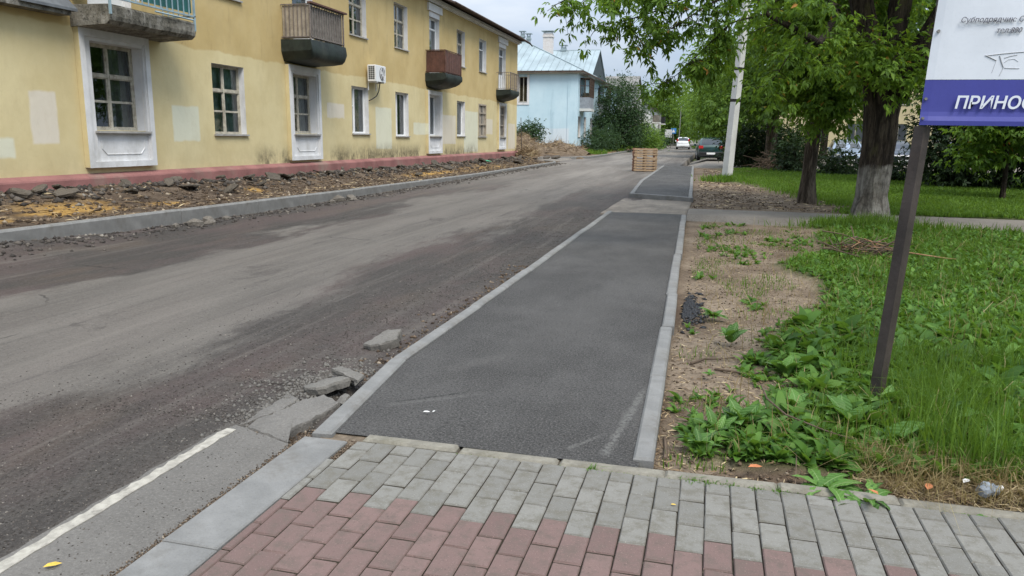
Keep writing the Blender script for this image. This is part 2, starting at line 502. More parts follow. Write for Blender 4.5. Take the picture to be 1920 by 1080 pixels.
def road_z(X, Y):
    base = -0.065 - 0.03 * np.clip((X + 2) / -6.5, 0, 1.2)
    near = np.exp(-((X + 2.2) / 0.8) ** 2) * np.clip((Y - 3.2) / 0.8, 0, 1)
    base = base + 0.034 * np.clip((X + 3.6) / 1.1, 0, 1) * np.clip((4.9 - Y) / 0.9, 0, 1)
    hole = 0.12 * np.exp(-(((X + 1.96) / .08) ** 2 + ((Y - 3.36) / .14) ** 2)) + 0.12 * np.exp(-(((X + 2.02) / .1) ** 2 + ((Y - 3.98) / .16) ** 2))
    base = base + np.interp(Y, [5.5, 7.8, 9.6, 13.6], [.18, .15, .06, 0]) * np.clip((-7.8 - X) / .8, 0, 1) * (1 + .8 * fbm(X * 3, Y * 2, 19))
    return base - hole + 0.03 * fbm(X * 0.7, Y * 0.25, 3) + 0.012 * fbm(X * 4, Y * 2, 5) + near * 0.035 * fbm(X * 5, Y * 5, 9, 3)
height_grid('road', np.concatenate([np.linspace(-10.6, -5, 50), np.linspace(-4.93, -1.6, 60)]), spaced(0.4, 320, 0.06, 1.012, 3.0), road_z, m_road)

# cross street / parking place to the right, beyond the second footway
height_grid('side_road', np.linspace(-1.58, 70, 60), np.linspace(40.9, 63, 24), lambda X, Y: -0.05 + 0.02 * fbm(X * .5, Y * .5, 8), m_lot)
height_grid('street_crossing', np.linspace(-2.2, -0.36, 26), np.linspace(15.35, 20.4, 60), lambda X, Y: -0.035 + 0.03 * fbm(X * 2.2, Y * 1.4, 12) - 0.04 * np.clip((Y - 17.5) / 3, 0, 1), m_cross)
height_grid('driveway', np.linspace(-40, -8.9, 70), np.linspace(46.6, 53.0, 20), lambda X, Y: -0.03 + 0.1 * np.clip((-9 - X) / 4, 0, 1) + 0.02 * fbm(X, Y, 4), m_lot)

def path_x(Y):   # left and right edge of the first footway
    return np.interp(Y, [3.3, 4.65, 7.2, 15.5], [-1.80, -1.935, -1.91, -1.895]), np.interp(Y, [3.3, 6.05, 15.5], [-0.245, -0.29, -0.49])

def footway(name, f, y0, y1, n, zoff=0.0, skew=0.0):
    ys = np.linspace(y0, y1, n)
    V, F = [], []
    k = 16
    for y in ys:
        l, r = f(y)
        for i in range(k):
            x = l + (r - l) * i / (k - 1)
            V.append((x, y + skew * (i / (k - 1) - .5) * (y1 - y) / (y1 - y0), zoff + 0.008 * float(fbm(x * 1.7, y * 1.1, 31))))
    for j in range(n - 1):
        for i in range(k - 1):
            a = j * k + i
            F.append((a, a + 1, a + 1 + k, a + k))
    return tag(np_mesh(name, V, F, m_new, None, True), kind='structure')

footway('asphalt_footpath', path_x, 3.358, 15.45, 90)
def path2_x(Y):
    return np.interp(Y, [20.2, 26.1, 39.8], [-1.93, -2.2, -2.32]), np.interp(Y, [19.3, 40.7], [-0.52, -0.98])
footway('asphalt_footpath', path2_x, 19.76, 40.4, 60, 0.032, -0.92)

# cross footpath (old pale asphalt) to the right
def cross(X):
    return np.interp(X, [-0.45, 5.1, 30], [15.2, 14.35, 11.5]), np.interp(X, [-0.45, 6, 30], [16.95, 17.1, 16.3])
V, F = [], []
xs_ = np.linspace(-0.42, 30, 60)
for x in xs_:
    a, b = cross(x)
    for i in range(8):
        y = a + (b - a) * i / 7 + (0.10 * float(fbm(x * 1.5, 3.0 * i, 61)) if i in (0, 7) else 0)
        V.append((x, y, 0.005 + 0.02 * float(fbm(x * .8, y, 62)) - (0.12 if i in (0, 7) else 0)))
for j in range(len(xs_) - 1):
    for i in range(7):
        F.append((j * 8 + i, (j + 1) * 8 + i, (j + 1) * 8 + i + 1, j * 8 + i + 1))
tag(np_mesh('cross_footpath', V, F, m_lot, None, True), kind='structure')

# right-hand verge: soil beside the kerb, turf further out
_ey = [2.0, 3.35, 3.6, 4.0, 4.8, 5.8, 6.6, 7.7, 8.8, 9.9, 11.1, 13.7, 14.6]
_ex = [0.9, 0.5, 0.05, 0.0, 0.5, 0.38, 0.62, 1.05, 1.15, 0.9, 1.6, 1.7, 1.75]
def grass_amount(X, Y):
    X = np.asarray(X, float); Y = np.asarray(Y, float)
    e = np.interp(Y, _ey, _ex) + 0.55 * fbm(X * 1.3, Y * 1.3, 41)
    near = np.clip((X - e) / 0.3 + 0.3, 0, 1)
    bare = np.clip((3.62 + 0.25 * fbm(X * 3, Y * 3, 77) - Y) / 0.1, 0, 1)
    near = near * (1 - bare)
    e2 = 0.55 + 2.1 * np.clip((28.5 - Y) / 10, 0, 1) + 0.9 * fbm(X * .8, Y * .8, 43)
    far = np.clip((X - e2) / 0.5, 0, 1)
    return np.where(Y < 15.6, near, far)
def on_cross(X, Y, pad=.12):
    a, b = cross(np.asarray(X, float))
    return np.clip((Y - a + pad) / .15, 0, 1) * np.clip((b + pad - Y) / .15, 0, 1)
def verge_z(X, Y):
    gm = grass_amount(X, Y)
    z = -0.055 + 0.05 * gm + 0.05 * fbm(X * 1.1, Y * 1.1, 21) + 0.02 * fbm(X * 6, Y * 6, 22, 3)
    z = z - .09 * on_cross(X, Y)
    z = z + 0.05 * np.clip(1 - np.abs(Y - 3.5) / 0.15, 0, 1) * np.clip((X - 0.1) / 0.3, 0, 1)
    z = np.where((Y > 18) & (Y < 40) & (X < 2.6), z + 0.06 * np.clip(fbm(X * 1.0, Y * .7, 24) + .2, 0, 1) - .03, z)
    return z
def verge_dark(X, Y):
    d = np.exp(-(((X + 0.13) / 0.13) ** 2 + ((Y - 7.05) / 0.45) ** 2))
    d2 = np.clip((3.62 - Y) / 0.12, 0, 1) * (X > 0.05) * np.clip(1.2 - np.abs(X - .5), 0, 1)
    return np.clip(d * 1.6 + d2 + np.clip(fbm(X * .9, Y * .9, 25) - .12, 0, 1) * 1.5 * (Y > 17) + .35 * (Y > 17), 0, 1)
vg = height_grid('verge', spaced(-0.3, 34, 0.045, 1.03, 1.0), spaced(3.34, 41.0, 0.045, 1.018, 0.5), verge_z, m_verge, dict(grass=grass_amount, dark=verge_dark))
co = np.empty(len(vg.data.vertices) * 3, np.float32); vg.data.vertices.foreach_get('co', co); co = co.reshape(-1, 3)
co[:, 0] += np.interp(co[:, 1], [3.4, 15.4, 19.3, 40.6], [0.055, -0.2, -0.19, -0.66]) * np.clip((2.0 - co[:, 0]) / 2.2, 0, 1)
vg.data.vertices.foreach_set('co', co.ravel()); vg.data.update()

# left strip between kerb and yellow house, torn open
def kerb_top(Y): return np.interp(Y, [0, 8, 13.6, 19, 29, 47], [0.27, 0.21, 0.15, 0.085, 0.005, -0.01])
def plinth_bot(Y): return np.interp(Y, [0, 10.7, 18, 30, 47], [0.46, 0.42, 0.29, 0.16, 0.05])
SAND = [(-10.1, 10.4, 0.5, 1.1, 1.0), (-9.9, 12.4, 0.3, 0.6, 0.9), (-9.8, 8.6, 0.3, 0.6, 0.7), (-10.2, 16.0, 0.25, 0.35, 0.8), (-10.2, 27.5, 0.35, 3.0, 0.8), (-10.0, 34.0, 0.6, 5.0, 0.6), (-11.2, 45.5, 0.7, 1.4, 0.9)]
def sand(X, Y):
    s = np.zeros_like(np.asarray(X, float))
    for (a, b, rx, ry, k) in SAND:
        s = np.maximum(s, k * np.exp(-(((X - a) / rx) ** 2 + ((Y - b) / ry) ** 2)))
    return np.clip((s + 0.9 * fbm(X * 5, Y * 4, 51)) * 1.8 - 0.45, 0, 1)
def strip_z(X, Y):
    t = np.clip((-8.95 - X) / 3.1, 0, 1)
    z = (kerb_top(Y) - 0.05) * (1 - t) + (plinth_bot(Y) + 0.0) * t
    z = z + 0.12 * np.exp(-((X + 11.0) / 0.5) ** 2) * (0.6 + 1.6 * (fbm(X * 1.2, Y * .8, 53) + .2)) - 0.05 * np.exp(-((X + 10.0) / 0.5) ** 2)
    return z + 0.09 * fbm(X * 1.5, Y * 1.2, 54) + 0.04 * fbm(X * 6, Y * 6, 55, 3)
height_grid('soil_strip', np.linspace(-12.2, -8.93, 60), spaced(0, 46.9, 0.1, 1.006, 0.3), strip_z, m_strip, dict(sand=sand))
def yard_z(X, Y): return 0.02 + 0.2 * np.clip((-9.5 - X) / 3, 0, 1) + 0.06 * fbm(X * .8, Y * .8, 58) + 0.012 * np.clip(Y - 70, 0, 60)
height_grid('yard', np.linspace(-46, -8.35, 70), np.concatenate([np.linspace(52.8, 75, 60), np.linspace(76, 330, 90)]), yard_z, m_strip, dict(sand=lambda X, Y: 0.35 * np.clip(fbm(X, Y, 5) * 3 + .4, 0, 1)))
height_grid('roadside', np.linspace(-0.6, 60, 50), np.concatenate([np.linspace(63.2, 110, 50), np.linspace(112, 330, 60)]), lambda X, Y: 0.03 + 0.08 * fbm(X * .5, Y * .5, 71), m_verge, dict(grass=lambda X, Y: 0.8 + 0 * X, dark=lambda X, Y: 0 * X))

# ================================================================== KERBS (stone by stone)
kerb_meshes = {}
def kerb_run(parent_name, pts, w, h, length, seed, zf, name='kerb_stone', cham=0.012, dip=0.004, m=None):
    """stones laid end to end along a polyline; one shared mesh per length"""
    par = setting(parent_name)
    rnd = random.Random(seed)
    for (a, b) in zip(pts[:-1], pts[1:]):
        a, b = Vector(a), Vector(b)
        L = (b - a).length
        n = max(1, round(L / length))
        d = (b - a) / n
        l = d.length - 0.006
        key = (round(l, 2), w, h)
        if key not in kerb_meshes:
            q = MB(); q.cbox(-w / 2, w / 2, -l / 2, l / 2, -h, 0, cham)
            kerb_meshes[key] = q.mesh(name)
            kerb_meshes[key].materials.append(m or m_conc)
        for i in range(n):
            c = a + d * (i + 0.5)
            o = bpy.data.objects.new(name, kerb_meshes[key])
            COL.objects.link(o); o.parent = par
            z0, z1 = float(zf((a + d * i).y)), float(zf((a + d * (i + 1)).y))
            o.location = (c.x + rnd.uniform(-dip, dip), c.y, (z0 + z1) / 2 + rnd.uniform(-dip, dip))
            o.rotation_euler = (math.atan2(z1 - z0, abs(d.y) + 1e-6) if abs(d.y) > abs(d.x) else 0, 0, math.atan2(-d.x, d.y) + rnd.uniform(-.004, .004))
    return par

kerb_run('roadside_kerb', [(-8.84, 2.0), (-8.84, 30.0), (-8.80, 44.0), (-9.15, 45.6), (-9.9, 46.5)], 0.16, 0.42, 2.4, 1, kerb_top, cham=0.025)
kerb_run('roadside_kerb', [(-10.6, 51.2), (-9.4, 52.3), (-8.5, 55.5), (-8.3, 62.0), (-8.3, 120.0), (-8.2, 180.0)], 0.16, 0.4, 3.0, 2, lambda y: 0.06 + 0.0 * y, cham=0.025)
kerb_run('footpath_kerb', [(-1.82, 3.30), (-1.96, 4.62)], 0.105, 0.26, 1.4, 3, lambda y: 0.02)
kerb_run('footpath_kerb', [(-1.96, 4.63), (-1.935, 7.2), (-1.925, 15.4)], 0.095, 0.26, 1.0, 3, lambda y: 0.02)
kerb_run('footpath_kerb', [(-0.225, 3.42), (-0.27, 6.05), (-0.475, 15.2)], 0.095, 0.26, 1.3, 4, lambda y: 0.028, dip=0.009)
kerb_run('footpath_kerb', [(-1.98, 20.25), (-2.25, 26.1), (-2.38, 40.0)], 0.11, 0.3, 1.0, 5, lambda y: 0.045)
kerb_run('footpath_kerb', [(-0.47, 19.30), (-0.94, 40.6)], 0.10, 0.3, 1.0, 6, lambda y: 0.045)
kerb_run('footpath_kerb', [(-2.02, 20.18), (-1.05, 19.66), (-0.42, 19.24)], 0.12, 0.36, 1.0, 7, lambda y: 0.055)
kerb_run('paving_border', [(-1.60, 3.335), (1.35, 3.335), (3.4, 3.2)], 0.075, 0.2, 0.5, 8, lambda y: 0.003, name='border_stone', m=m_border, dip=0.006)
kerb_run('flush_kerb', [(-1.785, 3.27), (-1.785, 2.22), (-1.785, 1.0)], 0.235, 0.3, 1.2, 9, lambda y: 0.004, cham=0.006, dip=0.002)

# ================================================================== BLOCK PAVING
bed = MB(); bed.quad((-1.67, 0.4, -0.017), (6.0, 0.4, -0.017), (6.0, 3.40, -0.017), (-1.67, 3.40, -0.017))
pav = tag(bed.build('pavement', m_joint), kind='structure')
def brick_mesh(L, seed, m, W=0.1012):
    rnd = random.Random(seed)
    bm = bmesh.new()
    j = lambda: rnd.uniform(-0.0012, 0.0012)
    w, l = W / 2, L / 2
    low = [bm.verts.new((x, y, -0.06)) for x, y in ((-w, -l), (w, -l), (w, l), (-w, l))]
    md = [bm.verts.new((x + j(), y + j(), -0.006 + j())) for x, y in ((-w, -l), (w, -l), (w, l), (-w, l))]
    c = 0.0045
    tp = [bm.verts.new((x + j(), y + j(), j() * .5)) for x, y in ((-w + c, -l + c), (w - c, -l + c), (w - c, l - c), (-w + c, l - c))]
    for a, b in ((low, md), (md, tp)):
        for i in range(4):
            bm.faces.new((a[i], a[(i + 1) % 4], b[(i + 1) % 4], b[i]))
    top_face = bm.faces.new(tp)
    for f_ in bm.faces: f_.material_index = 0 if (f_ is top_face or min(v.co.z for v in f_.verts) > -.02) else 1
    me = bpy.data.meshes.new('paving_brick'); bm.to_mesh(me); bm.free()
    me.materials.append(m); me.materials.append(m_joint)
    return me
BR = {(c, L): [brick_mesh(L, 7 * i + int(L * 100), m_bgrey if c == 'g' else m_bred) for i in range(4)] for c in 'gr' for L in (0.1958, 0.0938)}
rb = random.Random(5)
PITCH = 0.1048
def lay(x, yc, me):
    o = bpy.data.objects.new('paving_brick', me)
    COL.objects.link(o); o.parent = pav
    o.location = (x + rb.uniform(-.0012, .0012), yc + rb.uniform(-.001, .001), 0.012 * float(fbm(x * 1.3, yc * 1.3, 91)) + rb.uniform(-.002, .0015))
    o.rotation_euler = (rb.uniform(-.006, .006), rb.uniform(-.008, .008), rb.uniform(-.008, .008))
cut = {c: brick_mesh(0.1965, 3, m_bgrey if c == 'g' else m_bred, 0.038) for c in 'gr'}
for k in range(-16, 18):
    x = -0.05 + PITCH * (k + 0.5)
    y = 3.284 if k > -16 else 3.05
    half = (k % 2 == 1)
    while y > 2.1 + 0.2 * x:
        L = 0.0938 if half and k > -16 else 0.1958
        half = False
        yc = y - L / 2
        if x < 0.5 * yc + .25:
            c = 'r' if y < 2.79 else 'g'
            if k == -16: lay(-1.644, yc, cut[c])
            else: lay(x, yc, rb.choice(BR[(c, L)]))
        y -= L + 0.0087

q_ = MB(); q_.quad((-1.83, 3.25, -.012), (-1.55, 3.25, -.012), (-1.55, 3.42, -.009), (-1.83, 3.42, -.009)); tag(q_.build('corner_soil', m_cornersoil), kind='structure')
# ================================================================== OLD ASPHALT MARGIN WITH THE EDGE LINE
def ragged(pts, amp, step, seed):
    rnd = random.Random(seed); out = []
    for (a, b) in zip(pts[:-1], pts[1:]):
        a, b = Vector(a), Vector(b); n = max(1, int((b - a).length / step))
        for i in range(n):
            p = a + (b - a) * (i / n)
            out.append((p.x + rnd.uniform(-amp, amp), p.y + rnd.uniform(-amp, amp)))
    return out
def slab_poly(mb, poly, z0, z1, tilt=(0, 0), c=None):
    cx = sum(p[0] for p in poly) / len(poly); cy = sum(p[1] for p in poly) / len(poly)
    zt = lambda p: z1 + tilt[0] * (p[0] - cx) + tilt[1] * (p[1] - cy)
    n = len(poly)
    vs = [(p[0], p[1], zt(p) - (z1 - z0)) for p in poly] + [(p[0], p[1], zt(p)) for p in poly]
    mb.add(vs, [tuple(range(n - 1, -1, -1)), tuple(range(n, 2 * n))] + [(i, (i + 1) % n, n + (i + 1) % n, n + i) for i in range(n)])
mb = MB()
slab_poly(mb, [(-1.912, 0.6)] + ragged([(-1.912, 0.6), (-1.912, 3.10), (-1.945, 3.18), (-2.10, 3.25), (-2.26, 3.305), (-2.345, 3.33), (-2.38, 3.2), (-2.385, 0.6)], 0.008, 0.06, 1), -0.13, -0.012)
tag(mb.build('asphalt_margin', m_old), kind='structure')
mb = MB()
slab_poly(mb, ragged([(-2.303, 0.7), (-2.298, 3.27)], 0.005, 0.06, 4) + ragged([(-2.298, 3.27), (-2.36, 3.27)], 0.006, 0.04, 5) + ragged([(-2.355, 3.27), (-2.362, 0.7)], 0.009, 0.03, 6), -0.0115, -0.008)
tag(mb.build('painted_line', m_paint), kind='structure')
# ================================================================== WALL AND TRIM MATERIALS
def yellow_wall_mat():
    t = NT('yellow_render')
    p = t.obj()
    x, y, z = t.sep(p)          # y measured from the middle of the street front (Y - 30)
    wob = t.math('SUBTRACT', t.noise(p, 1.2, 3), 0.5)
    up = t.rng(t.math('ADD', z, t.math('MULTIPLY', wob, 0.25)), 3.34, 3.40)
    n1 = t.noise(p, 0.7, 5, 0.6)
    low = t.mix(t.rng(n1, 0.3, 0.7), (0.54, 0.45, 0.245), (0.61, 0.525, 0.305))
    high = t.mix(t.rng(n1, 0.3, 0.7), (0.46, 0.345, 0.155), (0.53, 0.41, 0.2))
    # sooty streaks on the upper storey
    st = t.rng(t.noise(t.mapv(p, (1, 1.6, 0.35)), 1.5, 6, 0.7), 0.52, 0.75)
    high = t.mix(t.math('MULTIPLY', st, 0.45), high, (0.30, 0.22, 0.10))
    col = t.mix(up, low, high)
    wv = t.n('ShaderNodeTexNoise', Vector=p, Scale=3.0, Detail=7.0).outputs['Color']
    q = t.n('ShaderNodeVectorMath', dict(operation='SCALE'), i0=wv).outputs[0]
    q.node.inputs['Scale'].default_value = 0.09
    pw = t.n('ShaderNodeVectorMath', dict(operation='ADD'), i0=p, i1=q).outputs[0]
    _, py, pz = t.sep(pw)
    for (a, b, c, d, colr, k) in PATCHES:
        f = 0.034
        m = t.math('MULTIPLY', t.math('MULTIPLY', t.rng(py, a - f, a + f), t.rng(py, b + f, b - f)), t.math('MULTIPLY', t.rng(pz, c - f, c + f), t.rng(pz, d + f, d - f)))
        col = t.mix(t.math('MULTIPLY', m, k), col, colr)
    # mould rising from the plinth
    zone = t.math('ADD', t.math('MULTIPLY', t.rng(y, -11.6, -10.8), t.rng(y, -9.0, -9.7)), t.math('ADD', t.math('MULTIPLY', t.rng(y, -7.6, -6.2), t.rng(y, 2.2, 1.2)), t.math('MULTIPLY', t.rng(y, 3.4, 3.9), t.rng(y, 9.6, 8.6))))
    md = t.math('MULTIPLY', t.math('MULTIPLY', t.rng(z, 1.25, 0.6), t.rng(zone, 0, 1, .12, 1)), t.rng(t.noise(t.mapv(p, (1, 1, 0.45)), 1.1, 8, 0.72), 0.38, 0.56))
    md = t.math('MULTIPLY', md, t.rng(t.noise(p, 6, 5, 0.7), 0.3, 0.6, 0.35, 1.0))
    col = t.mix(t.math('MULTIPLY', md, 0.92), col, (0.1, 0.088, 0.055))
    # brown damp spots and chips
    ch = t.rng(t.noise(p, 5.5, 6, 0.75), 0.7, 0.76)
    col = t.mix(t.math('MULTIPLY', ch, 0.55), col, (0.22, 0.14, 0.07))
    grime = t.noise(t.mapv(p, (1, 1, 0.4)), 3.2, 6, 0.7)
    col = t.mix(t.rng(grime, 0.45, 0.75, 0, 0.2), col, (0.38, 0.31, 0.18))
    # chipped render: small sharp flakes, most of them high on the wall and beside the balconies
    near = t.rng(t.noise(p, 0.55, 3), .46, .6)
    flake = t.math('MULTIPLY', t.rng(t.noise(p, 7.5, 7, .78, 1.5), .645, .665), t.math('MULTIPLY', near, t.rng(z, 2.9, 3.6, .25, 1)))
    col = t.mix(t.math('MULTIPLY', flake, .85), col, t.mix(t.rng(t.noise(p, 20, 3), .4, .6), (.16, .11, .065), (.3, .25, .19)))
    drip = t.math('MULTIPLY', t.rng(t.noise(t.mapv(p, (1, 1, .05)), 7, 4, .6), .6, .68), t.rng(z, 5.2, 7.1))
    col = t.mix(t.math('MULTIPLY', drip, .4), col, (.2, .15, .08))
    h = t.math('SUBTRACT', t.math('ADD', t.noise(p, 2.4, 4), t.math('MULTIPLY', t.noise(p, 60, 4, 0.7), 0.25)), flake)
    return t.done(col, 0.9, 0.2, t.bump(h, 0.45, 0.03))
# repainted rectangles: y0, y1 (from the middle), z0, z1, colour, strength
_pp, _pg, _pc = (0.62, 0.57, 0.48), (0.62, 0.62, 0.49), (0.58, 0.53, 0.38)
PATCHES = [(-18.35, -17.75, 1.2, 2.15, _pp, .9), (-19.1, -18.75, 0.95, 1.3, _pg, .9), (-14.5, -13.55, 1.25, 2.05, _pg, .95), (-7.1, -5.9, 1.98, 2.44, _pp, .9),
           (-3.4, -1.95, 0.95, 2.46, _pg, .9), (0.3, 1.85, 1.5, 1.98, _pg, .85), (3.9, 5.75, 1.1, 2.4, _pp, .85), (7.05, 9.4, 0.68, 2.7, _pg, .9), (10.9, 12.2, 1.6, 2.4, _pp, .8), (15.6, 17.3, 0.75, 2.25, _pp, .8)]
m_ywall = yellow_wall_mat()

def blue_wall_mat():
    t = NT('pale_blue_render')
    p = t.obj()
    x, y, z = t.sep(p)
    n1 = t.noise(p, 0.5, 5, 0.6)
    col = t.mix(t.rng(n1, 0.3, 0.7), (0.44, 0.59, 0.66), (0.52, 0.66, 0.72))
    wob = t.math('MULTIPLY', t.math('SUBTRACT', t.noise(p, 1.1, 3), 0.5), 0.3)
    white = t.math('MULTIPLY', t.rng(t.math('ADD', z, wob), 2.15, 2.0), t.rng(t.math('ADD', x, wob), -0.55, -0.75))
    white = t.math('MULTIPLY', white, t.rng(t.math('ADD', y, wob), 0.3, 0.2))
    col = t.mix(t.math('MULTIPLY', white, 0.85), col, (0.60, 0.66, 0.70))
    st = t.rng(t.noise(t.mapv(p, (1.2, 1.2, 0.25)), 1.0, 6, 0.7), 0.5, 0.75)
    col = t.mix(t.math('MULTIPLY', st, 0.5), col, (0.2, 0.33, 0.40))
    return t.done(col, 0.9, 0.2, t.bump(t.noise(p, 8, 5, 0.7), 0.3, 0.02))
m_bwall = blue_wall_mat()
m_white = simple('white_render', (0.62, 0.62, 0.62), 0.08, 2.5, 0.8, 0.25, 0.25, (0.42, 0.41, 0.38), 30)
m_wwall = simple('dirty_white_wall', (0.58, 0.58, 0.56), 0.12, 0.6, 0.9, 0.2, 0.2, (0.36, 0.34, 0.30))
m_oldwood = simple('flaking_frame_paint', (0.40, 0.37, 0.30), 0.25, 9, 0.75, 0.3, 0.4, (0.14, 0.11, 0.08), 60)
m_pvc = simple('white_plastic', (0.70, 0.71, 0.71), 0.05, 4, 0.4, 0.5)
m_pink = simple('pink_plinth_paint', (0.25, 0.118, 0.108), 0.2, 1.6, 0.9, 0.2, 0.5, (0.25, 0.19, 0.155), 24)
m_brownroof = simple('weathered_roof_board', (0.075, 0.052, 0.04), 0.4, 5, 0.9, 0.2, 0.4, (0.13, 0.1, 0.08))
m_tarp = simple('dark_green_tarp', (0.014, 0.021, 0.017), 0.5, 3.0, 0.6, 0.4, 0.9, (0.045, 0.05, 0.04), 7)
m_rail = simple('rusty_railing', (0.17, 0.145, 0.13), 0.3, 12, 0.7, 0.35, 0.2, (0.10, 0.055, 0.035))
m_railbrown = simple('brown_corrugated_sheet', (0.10, 0.046, 0.034), 0.25, 6, 0.6, 0.35, 0.2, (0.06, 0.032, 0.025))
m_board = simple('pale_grey_board', (0.33, 0.285, 0.225), 0.22, 5, 0.85, 0.2, 0.4, (0.18, 0.155, 0.13), 30)
m_board2 = simple('weathered_fence_board', (0.18, 0.165, 0.145), 0.3, 6, 0.85, 0.2, 0.4, (0.09, 0.08, 0.07), 30)
m_teal = simple('teal_sheet', (0.02, 0.10, 0.095), 0.2, 4, 0.5, 0.4)
m_bluerail = simple('blue_grey_rail_paint', (0.24, 0.33, 0.37), 0.15, 8, 0.55, 0.4)
m_darkmetal = simple('dark_brown_steel', (0.045, 0.035, 0.031), 0.35, 7, 0.55, 0.4, 0.25, (0.10, 0.06, 0.042), 60, )
m_black = simple('black_plastic', (0.012, 0.012, 0.013), 0.2, 10, 0.5, 0.4)
m_curtain = simple('grey_net_curtain', (0.34, 0.355, 0.34), 0.2, 5, 0.95, 0.1)
m_curtain2 = simple('dark_curtain', (0.16, 0.175, 0.14), 0.3, 4, 0.95, 0.1)
m_curtain3 = simple('green_curtain', (0.27, 0.38, 0.35), 0.3, 4, 0.95, 0.1)
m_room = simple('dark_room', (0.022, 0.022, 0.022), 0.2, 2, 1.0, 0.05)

def glass_mat(name='window_glass', tint=(0.78, 0.83, 0.84)):
    t = NT(name)
    gl = t.n('ShaderNodeBsdfGlossy', Roughness=0.02)
    gl.inputs[0].default_value = (0.9, 0.95, 1, 1)
    tr = t.n('ShaderNodeBsdfTransparent')
    tr.inputs[0].default_value = tint + (1,)
    fr = t.n('ShaderNodeFresnel', IOR=1.6)
    f = t.math('ADD', fr.outputs[0], 0.05)
    ms = t.n('ShaderNodeMixShader', Fac=f)
    t.t.links.new(tr.outputs[0], ms.inputs[1]); t.t.links.new(gl.outputs[0], ms.inputs[2])
    t.t.links.new(ms.outputs[0], t.out.inputs[0])
    return t.m
m_glass = glass_mat()

def tin_mat(name, c):
    t = NT(name)
    p = t.obj()
    col = t.mix(t.rng(t.noise(p, 0.5, 5, 0.65), 0.3, 0.7), tuple(v * .82 for v in c), tuple(v * 1.12 for v in c))
    return t.done(col, 0.45, 0.5, t.bump(t.noise(p, 1.5, 3), 0.15, 0.03), 0.1)
m_tin = tin_mat('painted_tin_roof', (0.27, 0.33, 0.345))
def slate_mat():
    t = NT('asbestos_slate')
    p = t.obj(); x, y, z = t.sep(p)
    w = t.math('SINE', t.math('MULTIPLY', y, 20.0))
    col = t.mix(t.rng(t.noise(p, 1.1, 6, 0.7), 0.3, 0.7), (0.14, 0.135, 0.125), (0.27, 0.26, 0.245))
    return t.done(col, 0.95, 0.15, t.bump(w, 0.7, 0.05))
m_slate = slate_mat()

# ================================================================== WALLS WITH OPENINGS, WINDOWS
def wall_front(name, axis, at, u0, u1, z0, z1, openings, thick, m, parent, step=1.6, sign=1):
    """a wall sheet with real openings; axis 'x': the face lies at x = at and u runs along y; 'y': the face lies at y = at, u along x"""
    us = sorted(set([u0, u1] + [o[0] for o in openings] + [o[1] for o in openings] + list(np.arange(u0 + step, u1 - .3, step))))
    zs = sorted(set([z0, z1] + [o[2] for o in openings] + [o[3] for o in openings]))
    mb = MB()
    P = (lambda u, z, d: (at - sign * d, u, z)) if axis == 'x' else (lambda u, z, d: (u, at - sign * d, z))
    for i in range(len(us) - 1):
        for j in range(len(zs) - 1):
            cu, cz = (us[i] + us[i + 1]) / 2, (zs[j] + zs[j + 1]) / 2
            if any(o[0] < cu < o[1] and o[2] < cz < o[3] for o in openings): continue
            mb.quad(P(us[i], zs[j], 0), P(us[i + 1], zs[j], 0), P(us[i + 1], zs[j + 1], 0), P(us[i], zs[j + 1], 0))
    return mb.build(name, m, parent)

def wavy(mb, P, u0, u1, z0, z1, d, n=14, amp=0.025, seed=0):
    rnd = random.Random(seed)
    ph = rnd.uniform(0, 6)
    for i in range(n):
        a, b = u0 + (u1 - u0) * i / n, u0 + (u1 - u0) * (i + 1) / n
        da, db = d + amp * math.sin(i * 1.9 + ph), d + amp * math.sin((i + 1) * 1.9 + ph)
        mb.quad(P(a, z0, da), P(b, z0, db), P(b, z1, db), P(a, z1, da))

